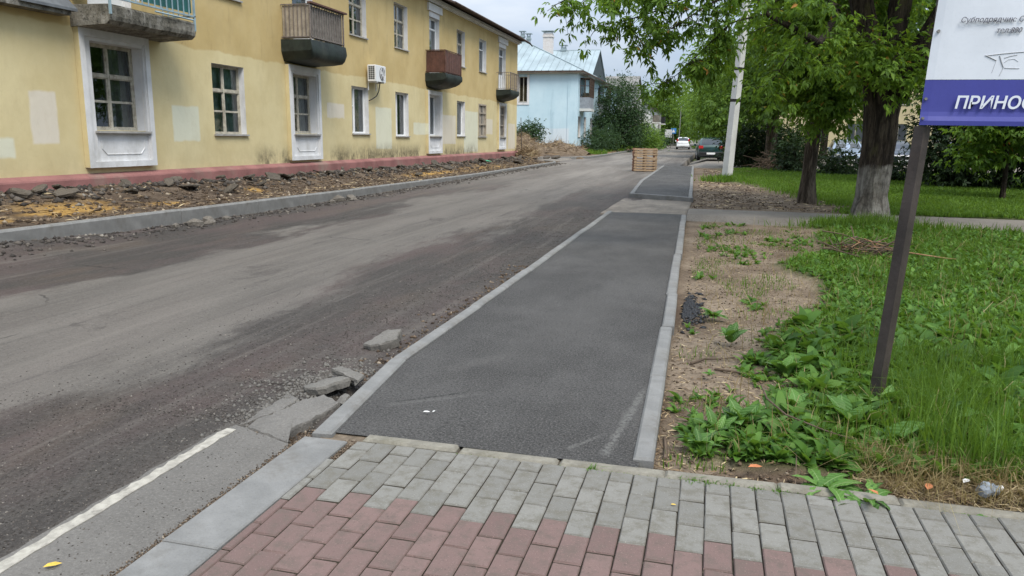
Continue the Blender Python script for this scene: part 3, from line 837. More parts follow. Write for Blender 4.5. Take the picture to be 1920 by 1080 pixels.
def window(parent, axis, at, u0, u1, z0, z1, kind='old', depth=0.16, reveal=True, sill=True, curtain=0, sign=1, seed=0, thick=0.36, reveal_m=None, name='window', backing=True, panes=True):
    """frame mesh with children reveal, sill, pane, curtain, room; built into an opening of a wall"""
    P = (lambda u, z, d: (at - sign * d, u, z)) if axis == 'x' else (lambda u, z, d: (u, at - sign * d, z))
    rnd = random.Random(seed)
    def bx(mb, a, b, c, d, e, f):            # u range, z range, depth range
        p, q = P(a, c, e), P(b, d, f)
        mb.box(min(p[0], q[0]), max(p[0], q[0]), min(p[1], q[1]), max(p[1], q[1]), c, d)
    fm = m_pvc if kind in ('pvc', 'pvc1', 'door') else m_oldwood
    fr = MB(); W = u1 - u0; H = z1 - z0
    t = 0.05
    d0, d1 = depth, depth + 0.07
    bx(fr, u0, u0 + t, z0, z1, d0, d1); bx(fr, u1 - t, u1, z0, z1, d0, d1)
    bx(fr, u0 + t, u1 - t, z0, z0 + t, d0, d1); bx(fr, u0 + t, u1 - t, z1 - t, z1, d0, d1)
    lights = []
    def light(a, b, c, d):
        s = 0.024                                            # the sash round each pane
        bx(fr, a, a + s, c, d, d0 + .015, d1 - .012); bx(fr, b - s, b, c, d, d0 + .015, d1 - .012)
        bx(fr, a + s, b - s, c, c + s, d0 + .015, d1 - .012); bx(fr, a + s, b - s, d - s, d, d0 + .015, d1 - .012)
        lights.append((a + s, b - s, c + s, d - s))
    ia, ib, ic, id_ = u0 + t, u1 - t, z0 + t, z1 - t
    if kind == 'old':
        um = (ia + ib) / 2; zt = ic + (id_ - ic) * 0.64
        bx(fr, um - .028, um + .028, ic, id_, d0 + .002, d1); bx(fr, ia, um - .028, zt - .03, zt + .03, d0 - .012, d1); bx(fr, um + .028, ib, zt - .03, zt + .03, d0 - .012, d1)
        for a, b in ((ia, um - .028), (um + .028, ib)):
            light(a, b, zt + .03, id_)
            zm = ic + (zt - ic) * 0.5
            light(a, b, ic, zm + .012); light(a, b, zm + .012, zt - .03)
    elif kind == 'pvc':
        um = ia + (ib - ia) * 0.36
        bx(fr, um - .04, um + .04, ic, id_, d0 + .002, d1)
        light(ia, um - .04, ic, id_); light(um + .04, ib, ic, id_)
        bx(fr, ia, um - .04, ic + .55 * H, ic + .55 * H + .03, d0 + .01, d1 - .01)
    elif kind == 'pvc1':
        light(ia, ib, ic, id_ - .28 * H); light(ia, ib, id_ - .28 * H + .03, id_)
        bx(fr, ia, ib, id_ - .28 * H, id_ - .28 * H + .03, d0 + .002, d1)
    elif kind == 'door':
        light(ia, ib, ic + .8, id_ - .42); light(ia, ib, id_ - .39, id_)
        bx(fr, ia, ib, ic, ic + .8, d0 + .012, d1 - .012); bx(fr, ia, ib, id_ - .42, id_ - .39, d0 + .002, d1)
    elif kind == 'far':
        um = (ia + ib) / 2
        bx(fr, um - .04, um + .04, ic, id_, d0 + .002, d1)
        lights += [(ia, um - .04, ic, id_), (um + .04, ib, ic, id_)]
    w = fr.build(name, fm, parent)
    if panes:
        for (a, b, c, d) in lights:
            q = MB(); dd = d0 + .035
            q.quad(P(a, c, dd), P(b, c, dd), P(b, d, dd), P(a, d, dd)); q.build('pane', m_glass, w)
    if reveal:
        rv = MB()
        rv.quad(P(u1, z0, 0), P(u1, z0, thick), P(u1, z1, thick), P(u1, z1, 0))
        rv.quad(P(u0, z0, 0), P(u0, z1, 0), P(u0, z1, thick), P(u0, z0, thick))
        rv.quad(P(u0, z1, 0), P(u1, z1, 0), P(u1, z1, thick), P(u0, z1, thick))
        rv.quad(P(u0, z0, 0), P(u0, z0, thick), P(u1, z0, thick), P(u1, z0, 0))
        rv.build('reveal', reveal_m or m_white, w)
    if sill:
        sb = MB(); bx(sb, u0 - .04, u1 + .04, z0 - .03, z0 + .012, -0.06, depth - .002); sb.build('sill', m_tinsill, w)
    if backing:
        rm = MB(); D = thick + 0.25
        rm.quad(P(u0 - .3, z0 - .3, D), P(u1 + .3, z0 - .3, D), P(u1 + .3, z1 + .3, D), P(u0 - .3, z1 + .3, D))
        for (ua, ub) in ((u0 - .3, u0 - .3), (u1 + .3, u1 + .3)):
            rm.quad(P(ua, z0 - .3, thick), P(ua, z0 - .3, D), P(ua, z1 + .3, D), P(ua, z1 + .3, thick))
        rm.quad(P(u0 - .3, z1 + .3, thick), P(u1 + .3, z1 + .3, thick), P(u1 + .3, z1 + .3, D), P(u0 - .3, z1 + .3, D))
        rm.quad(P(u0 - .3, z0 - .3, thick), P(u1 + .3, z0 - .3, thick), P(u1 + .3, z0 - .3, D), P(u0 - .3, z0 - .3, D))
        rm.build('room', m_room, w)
    if curtain:
        cm = {1: m_curtain, 2: m_curtain2, 3: m_curtain3}[curtain]
        g = rnd.uniform(0.02, 0.22) * W
        c0 = rnd.uniform(0.3, 0.7)
        q = MB(); wavy(q, P, u0, u0 + (W - g) * c0, z0, z1, depth + .16, seed=seed); q.build('curtain', cm, w)
        q = MB(); wavy(q, P, u0 + (W - g) * c0 + g, u1, z0, z1, depth + .16, seed=seed + 1); q.build('curtain', cm, w)
    return w
m_tinsill = simple('tin_sill', (0.34, 0.33, 0.31), 0.2, 6, 0.55, 0.4, 0.1, (0.2, 0.17, 0.14))

# ================================================================== THE YELLOW HOUSE
# its street face is x = -12; local origin (0, 30, 0); the whole front drops 4 mm per metre like the street
yel = thing('apartment_house', 'long yellow two-storey house with a pink plinth and small balconies', 'house', (0, 30, 0))
yel.rotation_euler = (-0.004, 0, 0)
XW = -12.0
Y0, Y1 = -27.0, 17.65
L = lambda y: y - 30.0
win1 = [(17.0, 18.36, 1.36, 3.08, 'old', 3), (24.64, 25.97, 1.44, 3.04, 'pvc', 1), (28.42, 29.75, 1.37, 3.06, 'pvc', 2), (35.9, 37.15, 1.42, 3.08, 'pvc', 2), (39.43, 40.85, 1.42, 3.10, 'board', 0)]
niche = [(12.78, 14.7, 0.68, 3.37, 'old', 2), (20.42, 22.28, 0.64, 3.36, 'old', 1), (31.72, 33.5, 0.65, 3.33, 'pvc', 1), (43.15, 44.75, 0.70, 3.33, 'board', 0)]
win2 = [(17.0, 18.36, 4.72, 6.36, 'pvc', 1), (24.6, 25.93, 4.71, 6.36, 'old', 1), (28.4, 29.75, 4.71, 6.36, 'old', 1), (35.87, 37.13, 4.71, 6.36, 'old', 2), (39.5, 40.82, 4.74, 6.38, 'pvc1', 1)]
door2 = [(13.2, 14.4, 3.78, 6.4, 'door', 2), (20.95, 22.15, 4.05, 6.4, 'door', 1), (32.2, 33.45, 4.05, 6.4, 'door', 1), (43.35, 44.85, 4.05, 6.4, 'door', 1)]
NI = 0.17     # the wider openings hold a window set back between mouldings
ops = [(L(a), L(b), c, d) for a, b, c, d, *_ in win1 + win2 + door2]
nops = [(L(a) + .30, L(b) - .16, 1.42, 3.14) for a, b, c, d, *_ in niche]
ops += nops
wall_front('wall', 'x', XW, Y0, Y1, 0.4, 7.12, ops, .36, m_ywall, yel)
mb = MB()
mb.quad((XW, Y1, 0.4), (XW - 12, Y1, 0.4), (XW - 12, Y1, 7.12), (XW, Y1, 7.12))
mb.quad((XW - 12, Y0, 0.4), (XW, Y0, 0.4), (XW, Y0, 7.12), (XW - 12, Y0, 7.12))
mb.quad((XW - 12, Y1, 0.4), (XW - 12, Y0, 0.4), (XW - 12, Y0, 7.12), (XW - 12, Y1, 7.12))
mb.build('wall', m_ywall, yel)
mb = MB()          # plinth with a sloping top
for (a, b) in zip(np.linspace(Y0, Y1 + .12, 38)[:-1], np.linspace(Y0, Y1 + .12, 38)[1:]):
    pr = lambda y: [(XW + .004, y, 0.57), (XW + .17, y, 0.50), (XW + .185, y, 0.47), (XW + .19, y, -0.5), (XW + .004, y, -0.5)]
    p, q = pr(a), pr(b)
    for i in range(4): mb.quad(p[i], q[i], q[i + 1], p[i + 1])
e = Y1 + .12
mb.add([(XW + .004, e, 0.57), (XW + .17, e, 0.50), (XW + .19, e, -0.5), (XW + .004, e, -0.5)], [(0, 1, 2, 3)])
mb.box(XW - 12, XW + .003, Y1, Y1 + .12, -0.5, 0.5)
mb.build('plinth', m_pink, yel)
mb = MB()
for (a, b, c, d) in ((0.0, 0.10, 6.98, 7.06), (0.0, 0.2, 7.06, 7.17)):
    mb.box(XW + .003, XW + b, Y0, Y1 + b, c, d)
mb.build('cornice', m_white, yel)
# roof: two slopes over the eaves, boards below, ragged front edge
mb = MB()
rnd = random.Random(3)
ysr = np.linspace(Y0, Y1 + 0.35, 60)
for a, b in zip(ysr[:-1], ysr[1:]):
    ea, eb = XW + .62 + .03 * math.sin(a * 2.1), XW + .62 + .03 * math.sin(b * 2.1)
    za, zb = 7.14 + .025 * math.sin(a * 1.7), 7.14 + .025 * math.sin(b * 1.7)
    mb.quad((XW - .3, a, 7.40), (ea, a, za), (eb, b, zb), (XW - .3, b, 7.40))
    mb.quad((ea, a, za), (ea, a, za + .07), (eb, b, zb + .07), (eb, b, zb))
    mb.quad((ea, a, za + .07), (XW - 6, a, 10.2), (XW - 6, b, 10.2), (eb, b, zb + .07))
    mb.quad((XW - 6, a, 10.2), (XW - 12.6, a, 7.2), (XW - 12.6, b, 7.2), (XW - 6, b, 10.2))
y = Y1 + .35
mb.add([(XW + .62, y, 7.2), (XW - 6, y, 10.2), (XW - 12.6, y, 7.2), (XW - .3, y, 7.2)], [(0, 1, 2, 3)])
mb.build('roof', m_brownroof, yel)
mb = MB()
mb.tube([(XW + .66, Y1 - 14, 7.17), (XW + .68, Y1 - 3, 7.14), (XW + .66, Y1 + .5, 7.1), (XW + .62, Y1 + 1.3, 7.02)], [.05, .06, .055, .03], 6)
mb.build('gutter', m_brownroof, yel)
mb = MB()          # louvred dormer on the slope
mb.box(XW - 1.9, XW - .75, L(31.5), L(33.1), 7.2, 8.75)
dm = mb.build('dormer', m_brownroof, yel)
mb = MB()
for i in range(6):
    mb.box(XW - .745, XW - .70, L(31.6), L(33.0), 7.75 + i * .16, 7.83 + i * .16)
mb.build('louver', m_wwall, dm)
mb = MB(); mb.add([(XW - .55, L(31.3), 8.72), (XW - .55, L(33.3), 8.72), (XW - 2.0, L(33.3), 8.95), (XW - 2.0, L(31.3), 8.95)], [(0, 1, 2, 3)]); mb.build('dormer_roof', m_tin, dm)

def board_screen(parent, u0, u1, z0, z1, d=-0.0, seed=0):
    """old vertical boards closing a window"""
    rnd = random.Random(seed)
    fr = MB()
    fr.box(XW - .1, XW + .02, u0, u0 + .08, z0, z1); fr.box(XW - .1, XW + .02, u1 - .08, u1, z0, z1)
    fr.box(XW - .1, XW + .02, u0 + .08, u1 - .08, z0, z0 + .08); fr.box(XW - .1, XW + .02, u0 + .08, u1 - .08, z1 - .08, z1)
    w = fr.build('window', m_board, parent)
    n = 6
    for i in range(n):
        a = u0 + .085 + (u1 - u0 - .17) * i / n; b = u0 + .085 + (u1 - u0 - .17) * (i + 1) / n - .012
        q = MB(); q.box(XW - .09, XW - .055 + rnd.uniform(-.01, .02), a, b, z0 + .085, z1 - .085)
        q.build('board', m_board if rnd.random() < .5 else m_board2, w)
    q = MB()
    for zz in (z0 + .35 * (z1 - z0), z0 + .7 * (z1 - z0)): q.box(XW - .02, XW + .012, u0 + .085, u1 - .085, zz, zz + .07)
    q.build('crossbar', m_board, w)
    s = MB(); s.box(XW, XW + .08, u0 - .05, u1 + .05, z0 - .05, z0 - .004); s.build('sill', m_tinsill, w)
    return w

for i, (a, b, c, d, k, cu) in enumerate(win1 + win2):
    if k == 'board': board_screen(yel, L(a), L(b), c, d, seed=i)
    else: window(yel, 'x', XW, L(a), L(b), c, d, k, curtain=cu, seed=i * 3 + 1)
for i, (a, b, c, d, k, cu) in enumerate(door2):
    dw = window(yel, 'x', XW, L(a), L(b), c, d, 'door', curtain=cu, seed=40 + i, name='balcony_door', sill=False)
    if i > 1:
        q = MB(); q.box(XW + .004, XW + .09, L(a) - .25, L(b) + .2, 6.62, 6.92); q.build('lintel', m_white, dw)
        q = MB(); q.box(XW + .004, XW + .012, L(a) - .02, L(b) + .02, 6.402, 6.62); q.build('lintel', m_white, dw)

# windows below the balconies stand in a white surround with a panel under the sill
for i, ((a, b, c, d, k, cu), (u0, u1, w0, w1)) in enumerate(zip(niche, nops)):
    a, b = L(a), L(b)
    sr = MB()
    P_ = XW + 0.12
    bd = 0.13
    sr.box(XW + .003, P_, a, a + bd, c, d); sr.box(XW + .003, P_, b - bd, b, c, d)
    sr.box(XW + .003, P_, a + bd, b - bd, d - .16, d)
    sr.box(XW + .003, P_, a + bd, b - bd, c, c + .12)
    # inner step
    sr.box(XW + .003, XW + .07, a + bd, u0, c + .12, d - .16); sr.box(XW + .003, XW + .07, u1, b - bd, c + .12, d - .16)
    sr.box(XW + .003, XW + .07, u0, u1, w1, d - .16)
    sr.box(XW + .003, XW + .045, u0, u1, c + .12, w0 - .03)
    s = sr.build('surround', m_white, yel)
    mo = MB()            # raised line with clipped corners
    z0, z1, e = c + .26, w0 - .2, .12
    pts = [(u0 + .12, z1), (u0 + .12, z1 - .0), (u0 + .12 + 0, z0 + e), (u0 + .12 + e, z0), (u1 - .12 - e, z0), (u1 - .12, z0 + e), (u1 - .12, z1)]
    mo.tube([(XW + .05, p[0], p[1]) for p in pts[1:]], 0.012, 5)
    mo.build('panel_moulding', m_white, s)
    sl = MB(); sl.box(XW + .046, XW + .15, u0 - .05, u1 + .03, w0 - .055, w0 - .012); sl.build('sill', m_tinsill, s)
    side = MB(); side.box(XW + .004, P_ - .006, a - .012, a - .001, c + .01, d - .01); side.build('surround_side', m_ywall, s)
    if k == 'board': board_screen(yel, u0, u1, w0, w1, seed=60 + i)
    else: window(yel, 'x', XW, u0, u1, w0, w1, k, depth=0.2, sill=False, curtain=cu, seed=70 + i)

def balcony(y0, y1, front, style, zs=3.42, seed=0):
    """slab mesh with railing parts; y in street metres, front = x of the outer face"""
    rnd = random.Random(seed)
    y0, y1 = L(y0), L(y1)
    xi, xo = XW + .004, front
    if style == 'slab':
        mb = MB()      # worn concrete slab, crumbled edges
        n = 26
        for i in range(n):
            a = y0 + (y1 - y0) * i / n; b = y0 + (y1 - y0) * (i + 1) / n
            r = [.03 * float(fbm(u * 3.0, 0.3, 7)) for u in (a, b)]
            r2 = [.05 * float(fbm(u * 2.2, 2.3, 9)) for u in (a, b)]
            prof = lambda u, r, r2: [(xi, u, zs - .06), (xo - .10, u, zs - .02 + r2), (xo - .015, u, zs + .05 + r2), (xo + r * .6, u, zs + .12), (xo + r * .6, u, zs + .29 + r), (xo - .05, u, zs + .335 + r), (xi, u, zs + .34)]
            p, q = prof(a, r[0], r2[0]), prof(b, r[1], r2[1])
            for k in range(6): mb.quad(p[k], q[k], q[k + 1], p[k + 1])
            if i == 0: mb.add(p, [tuple(range(7))])
            if i == n - 1: mb.add(q, [tuple(range(6, -1, -1))])
        bal = mb.build('balcony', m_slab, yel)
        zb, zt = zs + .40, zs + 1.35
        mr = m_bluerail
    else:
        mb = MB(); mb.box(xi, xo - .03, y0 + .03, y1 - .03, 3.78, 3.98)
        bal = mb.build('balcony', m_conc_d, yel)
        # dark sheet wrapped under the slab: a bellied trough
        n, k = 18, 9
        vs, fs = [], []
        for i in range(n + 1):
            v = i / n; u = y0 - .05 + (y1 - y0 + .1) * v
            endw = math.sin(PI * min(1, max(0, v))) ** (0.08 if style == 'boards' else 0.2) if 0 < v < 1 else 0.0
            prof = [(xo + .03, 4.02), (xo + .06, 3.88), (xo + .075, 3.7), (xo + .055, 3.56), (xo - .03, 3.47), (xo - .3, 3.43), (xi + .2, 3.42), (xi + .06, 3.40), (xi, 3.40)] if style == 'boards' else [(xo + .03, 4.02), (xo + .05, 3.9), (xo + .04, 3.76), (xo - .06, 3.62), (xo - .22, 3.52), (xo - .45, 3.45), (xi + .2, 3.42), (xi + .06, 3.40), (xi, 3.40)]
            for (px, pz) in prof:
                zz = pz + (1 - endw) * (3.80 - pz) * (0.75 if pz < 3.8 else 0)
                vs.append((px + .02 * float(fbm(u * 3, pz * 4, 13 + seed)), u, zz + .035 * float(fbm(u * 3.5, px * 4, 14 + seed))))
        for i in range(n):
            for j in range(k - 1):
                fs.append((i * k + j, i * k + j + 1, (i + 1) * k + j + 1, (i + 1) * k + j))
        mb = MB(); mb.add(vs, fs)
        for i in (0, n): mb.add([vs[i * k + j] for j in range(k)] + [(xi, vs[i * k][1], 4.02)], [tuple(range(k + 1))])
        mb.build('tarp_skirt', m_tarp, bal, True)
        zb, zt = 4.03, 4.97
        mr = m_railbrown if style == 'brown' else m_rail
    hr = MB(); w = .02
    hr.box(xo - w, xo + w, y0, y1, zt - .03, zt); hr.box(xi, xo - w, y0, y0 + .03, zt - .03, zt); hr.box(xi, xo - w, y1 - .03, y1, zt - .03, zt)
    hr.box(xo - w, xo + w, y0, y1, zb + .04, zb + .07); hr.box(xi, xo - w, y0, y0 + .03, zb + .04, zb + .07); hr.box(xi, xo - w, y1 - .03, y1, zb + .04, zb + .07)
    hr.box(xo - w, xo + w, y0 - .002, y0 + .035, zb - .25 if style == 'slab' else zb - .05, zt + .002); hr.box(xo - w, xo + w, y1 - .035, y1 + .002, zb - .25 if style == 'slab' else zb - .05, zt + .002)
    hr.build('handrail', mr, bal)
    bl = MB(); bl.box(-.009, .009, -.009, .009, zb + .072, zt - .032); bme = bl.mesh('baluster'); bme.materials.append(mr)
    def bal_at(x, y):
        o = bpy.data.objects.new('baluster', bme); COL.objects.link(o); o.parent = bal; o.location = (x, y, 0)
    nb = 14
    if style != 'brown':
        for i in range(1, nb): bal_at(xo, y0 + (y1 - y0) * i / nb)
        for i in range(1, 7): bal_at(xi + (xo - xi) * i / 7, y0 + .015); bal_at(xi + (xo - xi) * i / 7, y1 - .015)
    if style in ('boards', 'brown'):
        n = 13 if style == 'boards' else 16
        mats = (m_board2, m_board) if style == 'boards' else (m_railbrown, m_railbrown)
        off = .035 if style == 'boards' else -.0
        for i in range(n):
            a, b = y0 + .04 + (y1 - y0 - .08) * i / n, y0 + .04 + (y1 - y0 - .08) * (i + 1) / n - .008
            q = MB(); q.box(xo - off - .015, xo - off + rnd.uniform(-.004, .008), a, b, zb + rnd.uniform(0, .02), zt - .035 - rnd.uniform(0, .02)); q.build('board', mats[0], bal)
        for i in range(7):
            a, b = xi + .03 + (xo - xi - .07) * i / 7, xi + .03 + (xo - xi - .07) * (i + 1) / 7 - .006
            for yy in (y0 + .05, y1 - .05):
                q = MB(); q.box(a, b, yy - .012, yy + .012, zb + .01, zt - .035); q.build('board', mats[1], bal)
    if style == 'boards':
        q = MB(); q.box(xo - .06, xo + .08, y0 - .02, y1 + .12, zt + .004, zt + .05); q.build('top_board', m_railbrown, bal)
    if style == 'slab':
        q = MB(); q.box(xo - .05, xo - .035, y0 + .9, y1 - .06, zb + .12, zt - .04); q.build('screen_sheet', m_teal, bal)
        q = MB(); q.box(xi + .02, xo - .05, y0 + .05, y0 + .065, zb + .12, zt - .04); q.build('screen_sheet', m_black, bal)
        q = MB(); q.box(xo - .05, xo - .035, y0 + .06, y0 + .85, zb + .1, zt - .04); q.build('screen_sheet', m_wwall, bal)
        for sgn in (0.04,):
            q = MB(); q.tube([(xo + sgn, y0 + 1.2, zb - .03), (xo + sgn, y1 - .1, zb - .03)], .018, 5); q.build('handrail', mr, bal)
    return bal
balcony(12.72, 15.22, -11.08, 'slab', 3.41, 1)
balcony(20.3, 22.35, -11.1, 'boards', seed=2)
balcony(31.7, 33.85, -11.12, 'brown', seed=3)
balcony(42.85, 44.75, -11.2, 'open', seed=4)
mb = MB()         # edge of the next slab and its tin cover, at the left end
mb.box(XW + .004, XW + .30, L(9.6), L(12.45), 3.50, 3.62)
lg = mb.build('ledge', m_slab, yel)
mb = MB(); mb.add([(XW + .004, L(11.3), 3.95), (XW + .36, L(11.3), 3.63), (XW + .36, L(12.55), 3.63), (XW + .004, L(12.55), 3.95), (XW + .004, L(11.3), 3.60), (XW + .36, L(11.3), 3.58), (XW + .36, L(12.55), 3.58), (XW + .004, L(12.55), 3.60)],
                  [(0, 1, 2, 3), (1, 5, 6, 2), (2, 6, 7, 3), (0, 4, 5, 1)])
mb.build('tin_cover', simple('grey_tin', (0.13, 0.14, 0.15), .2, 4, .5, .4), lg)

# air conditioner on the facade
ac = thing('air_conditioner', 'white outdoor air conditioner unit on the yellow wall', 'air conditioner', (-11.95, 26.15, 3.28))
mb = MB(); mb.cbox(0.06, 0.36, -0.42, 0.46, 0, 0.56, .015)
mb.build('casing', m_pvc, ac)
mb = MB(); mb.tube([(0.362, .14, .28), (0.372, .14, .28)], .225, 24); fan = mb.build('fan_opening', m_room, ac)
for r in (.06, .10, .14, .18, .215):
    mb = MB(); mb.tube([(0.38, .14 + r * math.cos(t), .28 + r * math.sin(t)) for t in np.linspace(0, 2 * PI, 21)], .006, 4, False); mb.build('grille_ring', m_pvc, fan)
mb = MB()
for q in range(6): mb.tube([(0.382, .14, .28), (0.382, .14 + .215 * math.cos(q * PI / 3), .28 + .215 * math.sin(q * PI / 3))], .007, 4)
mb.build('grille_spoke', m_pvc, fan)
for i in range(7):
    for j in range(3):
        q = MB(); q.box(.10 + .08 * j, .16 + .08 * j, -.428, -.421, .07 + .065 * i, .115 + .065 * i); q.build('vent_slot', m_room, ac)
for yy in (-.3, .34):
    q = MB(); q.box(0.0, 0.36, yy, yy + .03, -.04, -.002); q.box(0.0, .03, yy, yy + .03, -.3, -.04); q.build('bracket', m_pvc, ac)
q = MB(); q.tube([(.2, .30, -.02), (.16, .28, -.3), (.1, .2, -.48), (.05, .0, -.58), (.0, -.22, -.66)], .018, 6); q.build('pipe', m_black, ac)

# ================================================================== THE BLUE HOUSE
bx0, by0 = -11.7, 68.0
blu = thing('blue_house', 'pale blue two-storey house with a grey tin roof and white chimney', 'house', (bx0, by0, 0))
BW, BL, ZT, G0 = 12.4, 34.0, 6.75, 0.0
fops = [(-5.25, -4.5, 4.35, 6.5)]
sops = [(0.7, 2.0, 1.35, 3.15), (3.9, 5.2, 1.35, 3.15), (7.6, 8.9, 1.3, 3.15), (7.6, 8.9, 4.5, 6.3), (12.2, 13.6, 1.3, 3.1), (12.2, 13.6, 4.5, 6.3), (18, 19.4, 1.3, 3.1), (18, 19.4, 4.5, 6.3)]
wall_front('wall', 'y', 0.0, -BW, 0.0, .5, ZT, fops, .3, m_bwall, blu, sign=-1)
wall_front('wall', 'x', 0.0, 0.0, BL, .5, ZT, sops, .3, m_bwall, blu)
mb = MB(); mb.quad((-BW, 0, .5), (-BW, BL, .5), (-BW, BL, ZT), (-BW, 0, ZT)); mb.quad((0, BL, .5), (-BW, BL, .5), (-BW, BL, ZT), (0, BL, ZT)); mb.build('wall', m_bwall, blu)
mb = MB(); mb.box(-.85, .05, -.05, -.003, .5, ZT - .02); mb.build('pilaster', m_bwall, blu)
mb = MB(); mb.box(-BW, .09, -.09, BL, -.4, .55); mb.build('plinth', m_pink, blu)
mb = MB(); mb.box(-BW - .1, .16, -.16, BL, ZT, ZT + .2); mb.build('cornice', m_wwall, blu)
window(blu, 'y', 0.0, -5.25, -4.5, 4.35, 6.5, 'far', sign=-1, seed=3, thick=.3, panes=True)
mb = MB(); mb.box(-5.5, -5.25, -.05, -.002, 4.1, 6.7); mb.box(-4.5, -4.3, -.05, -.002, 4.1, 6.7); mb.box(-5.25, -4.5, -.05, -.002, 4.1, 4.3); mb.build('window_border', m_white, blu)
for i, (a, b, c, d) in enumerate(sops):
    window(blu, 'x', 0.0, a, b, c, d, 'far', seed=i, thick=.3, curtain=1 if i % 2 else 0)
# hipped roof with a cross gable towards the street
ev, ze, zr = .55, ZT + .22, 10.15
cx = -BW / 2
ge0, ge1, gp = 8.6, 18.4, 13.5        # the gable: feet and peak along the street front
rf = MB()
A, B, Cc, D = (ev, -ev, ze), (-BW - ev, -ev, ze), (-BW - ev, BL + ev, ze), (ev, BL + ev, ze)
R0, R1 = (cx, 6.0, zr), (cx, BL - 6.0, zr)
rf.add([A, B, R0], [(0, 2, 1)])
rf.add([A, D, R1, R0], [(0, 1, 2, 3)])
rf.add([B, Cc, R1, R0], [(0, 3, 2, 1)])
rf.add([D, Cc, R1], [(0, 1, 2)])
zg = lambda x: ze + (ev - x) / (ev - cx) * (zr - ze)      # height of the main street slope
gx = -.05
GP, G0_, G1_ = (gx, gp, zr - .05), (gx, ge0, zg(gx) + .02), (gx, ge1, zg(gx) + .02)
GR = (cx + .1, gp, zr - .05)
rf.add([G0_, GP, GR], [(0, 1, 2)])
rf.add([GP, G1_, GR], [(0, 1, 2)])
rf.build('roof', m_tin, blu)
rf = MB(); rf.add([(gx - .12, ge0 + .1, zg(gx)), (gx - .12, ge1 - .1, zg(gx)), (gx - .12, gp, zr - .12)], [(0, 1, 2)]); rf.build('gable', simple('grey_gable_board', (0.055, 0.07, 0.075), .2, 3, .8, .2), blu)
mb = MB()
mb.box(-BW - ev, ev, -ev - .02, -ev + .05, ze - .14, ze - .005); mb.box(ev - .05, ev + .02, -ev + .05, BL + ev, ze - .14, ze - .005)
mb.build('fascia', m_brownroof, blu)
mb = MB(); mb.quad((-BW - ev, -ev, ze - .15), (ev, -ev, ze - .15), (ev, BL, ze - .15), (-BW - ev, BL, ze - .15)); mb.build('soffit', m_wwall, blu)
sm = MB()          # standing seams
for i in range(1, 22):
    u = -BW - ev + (BW + 2 * ev) * i / 22
    t_ = 1 - abs(u - cx) / (BW / 2 + ev)
    sm.tube([(u, -ev, ze + .02), (u, -ev + (6.0 + ev) * t_, ze + (zr - ze) * t_ + .02)], .03, 4)
for i in range(1, 30):
    u = -ev + (BL + 2 * ev) * i / 30
    t_ = min(1, (u + ev) / (6 + ev), (BL + ev - u) / (6 + ev))
    if ge0 - .3 < u < ge1: continue
    sm.tube([(ev, u, ze + .02), (ev - (ev - cx) * t_, u, ze + (zr - ze) * t_ + .02)], .03, 4)
for i in range(1, 11):
    f = i / 11
    top = Vector(GP).lerp(Vector(GR), f)
    ft = Vector(G0_).lerp(Vector(GR), f)
    sm.tube([ft + Vector((0, 0, .03)), top + Vector((0, 0, .03))], .03, 4)
sm.tube([Vector(A) + Vector((0, 0, .03)), Vector(R0) + Vector((0, 0, .03))], .05, 5)
sm.tube([R0, R1], .06, 5); sm.tube([GP, GR], .05, 5)
sm.build('roof_seam', m_tin, blu)
def chimney(x, y, z0, z1, w, cap=True, m=None):
    q = MB(); q.box(x - w, x + w, y - w, y + w, z0, z1); q.box(x - w - .06, x + w + .06, y - w - .06, y + w + .06, z1 - .35, z1 - .2)
    c = q.build('chimney', m or m_wbrick, blu)
    q = MB(); q.box(x - w - .15, x + w + .15, y - w - .15, y + w + .15, z1 + .16, z1 + .22)
    for a in (-1, 1):
        for b in (-1, 1): q.box(x + a * w * .8 - .02, x + a * w * .8 + .02, y + b * w * .8 - .02, y + b * w * .8 + .02, z1, z1 + .16)
    q.build('chimney_cap', m_tin, c)
def wb():
    t = NT('whitewashed_brick')
    p = t.obj()
    br = t.n('ShaderNodeTexBrick', Vector=t.n('ShaderNodeMapping', Vector=p, Rotation=(PI / 2, 0, 0)).outputs[0], Scale=5.0)
    t.set(br.inputs['Color1'], (0.66, 0.64, 0.62)); t.set(br.inputs['Color2'], (0.58, 0.53, 0.5)); t.set(br.inputs['Mortar'], (0.36, 0.33, 0.31))
    return t.done(br.outputs[0], .9, .2)
m_wbrick = wb()
chimney(-3.95, 6.0, 8.6, 10.85, .42)
chimney(-6.55, 6.4, 9.6, 10.95, .16, m=m_tin)
chimney(-6.0, 6.6, 9.6, 10.75, .16, m=m_tin)
chimney(-3.9, 13.5, 9.6, 10.4, .25, m=m_tin)
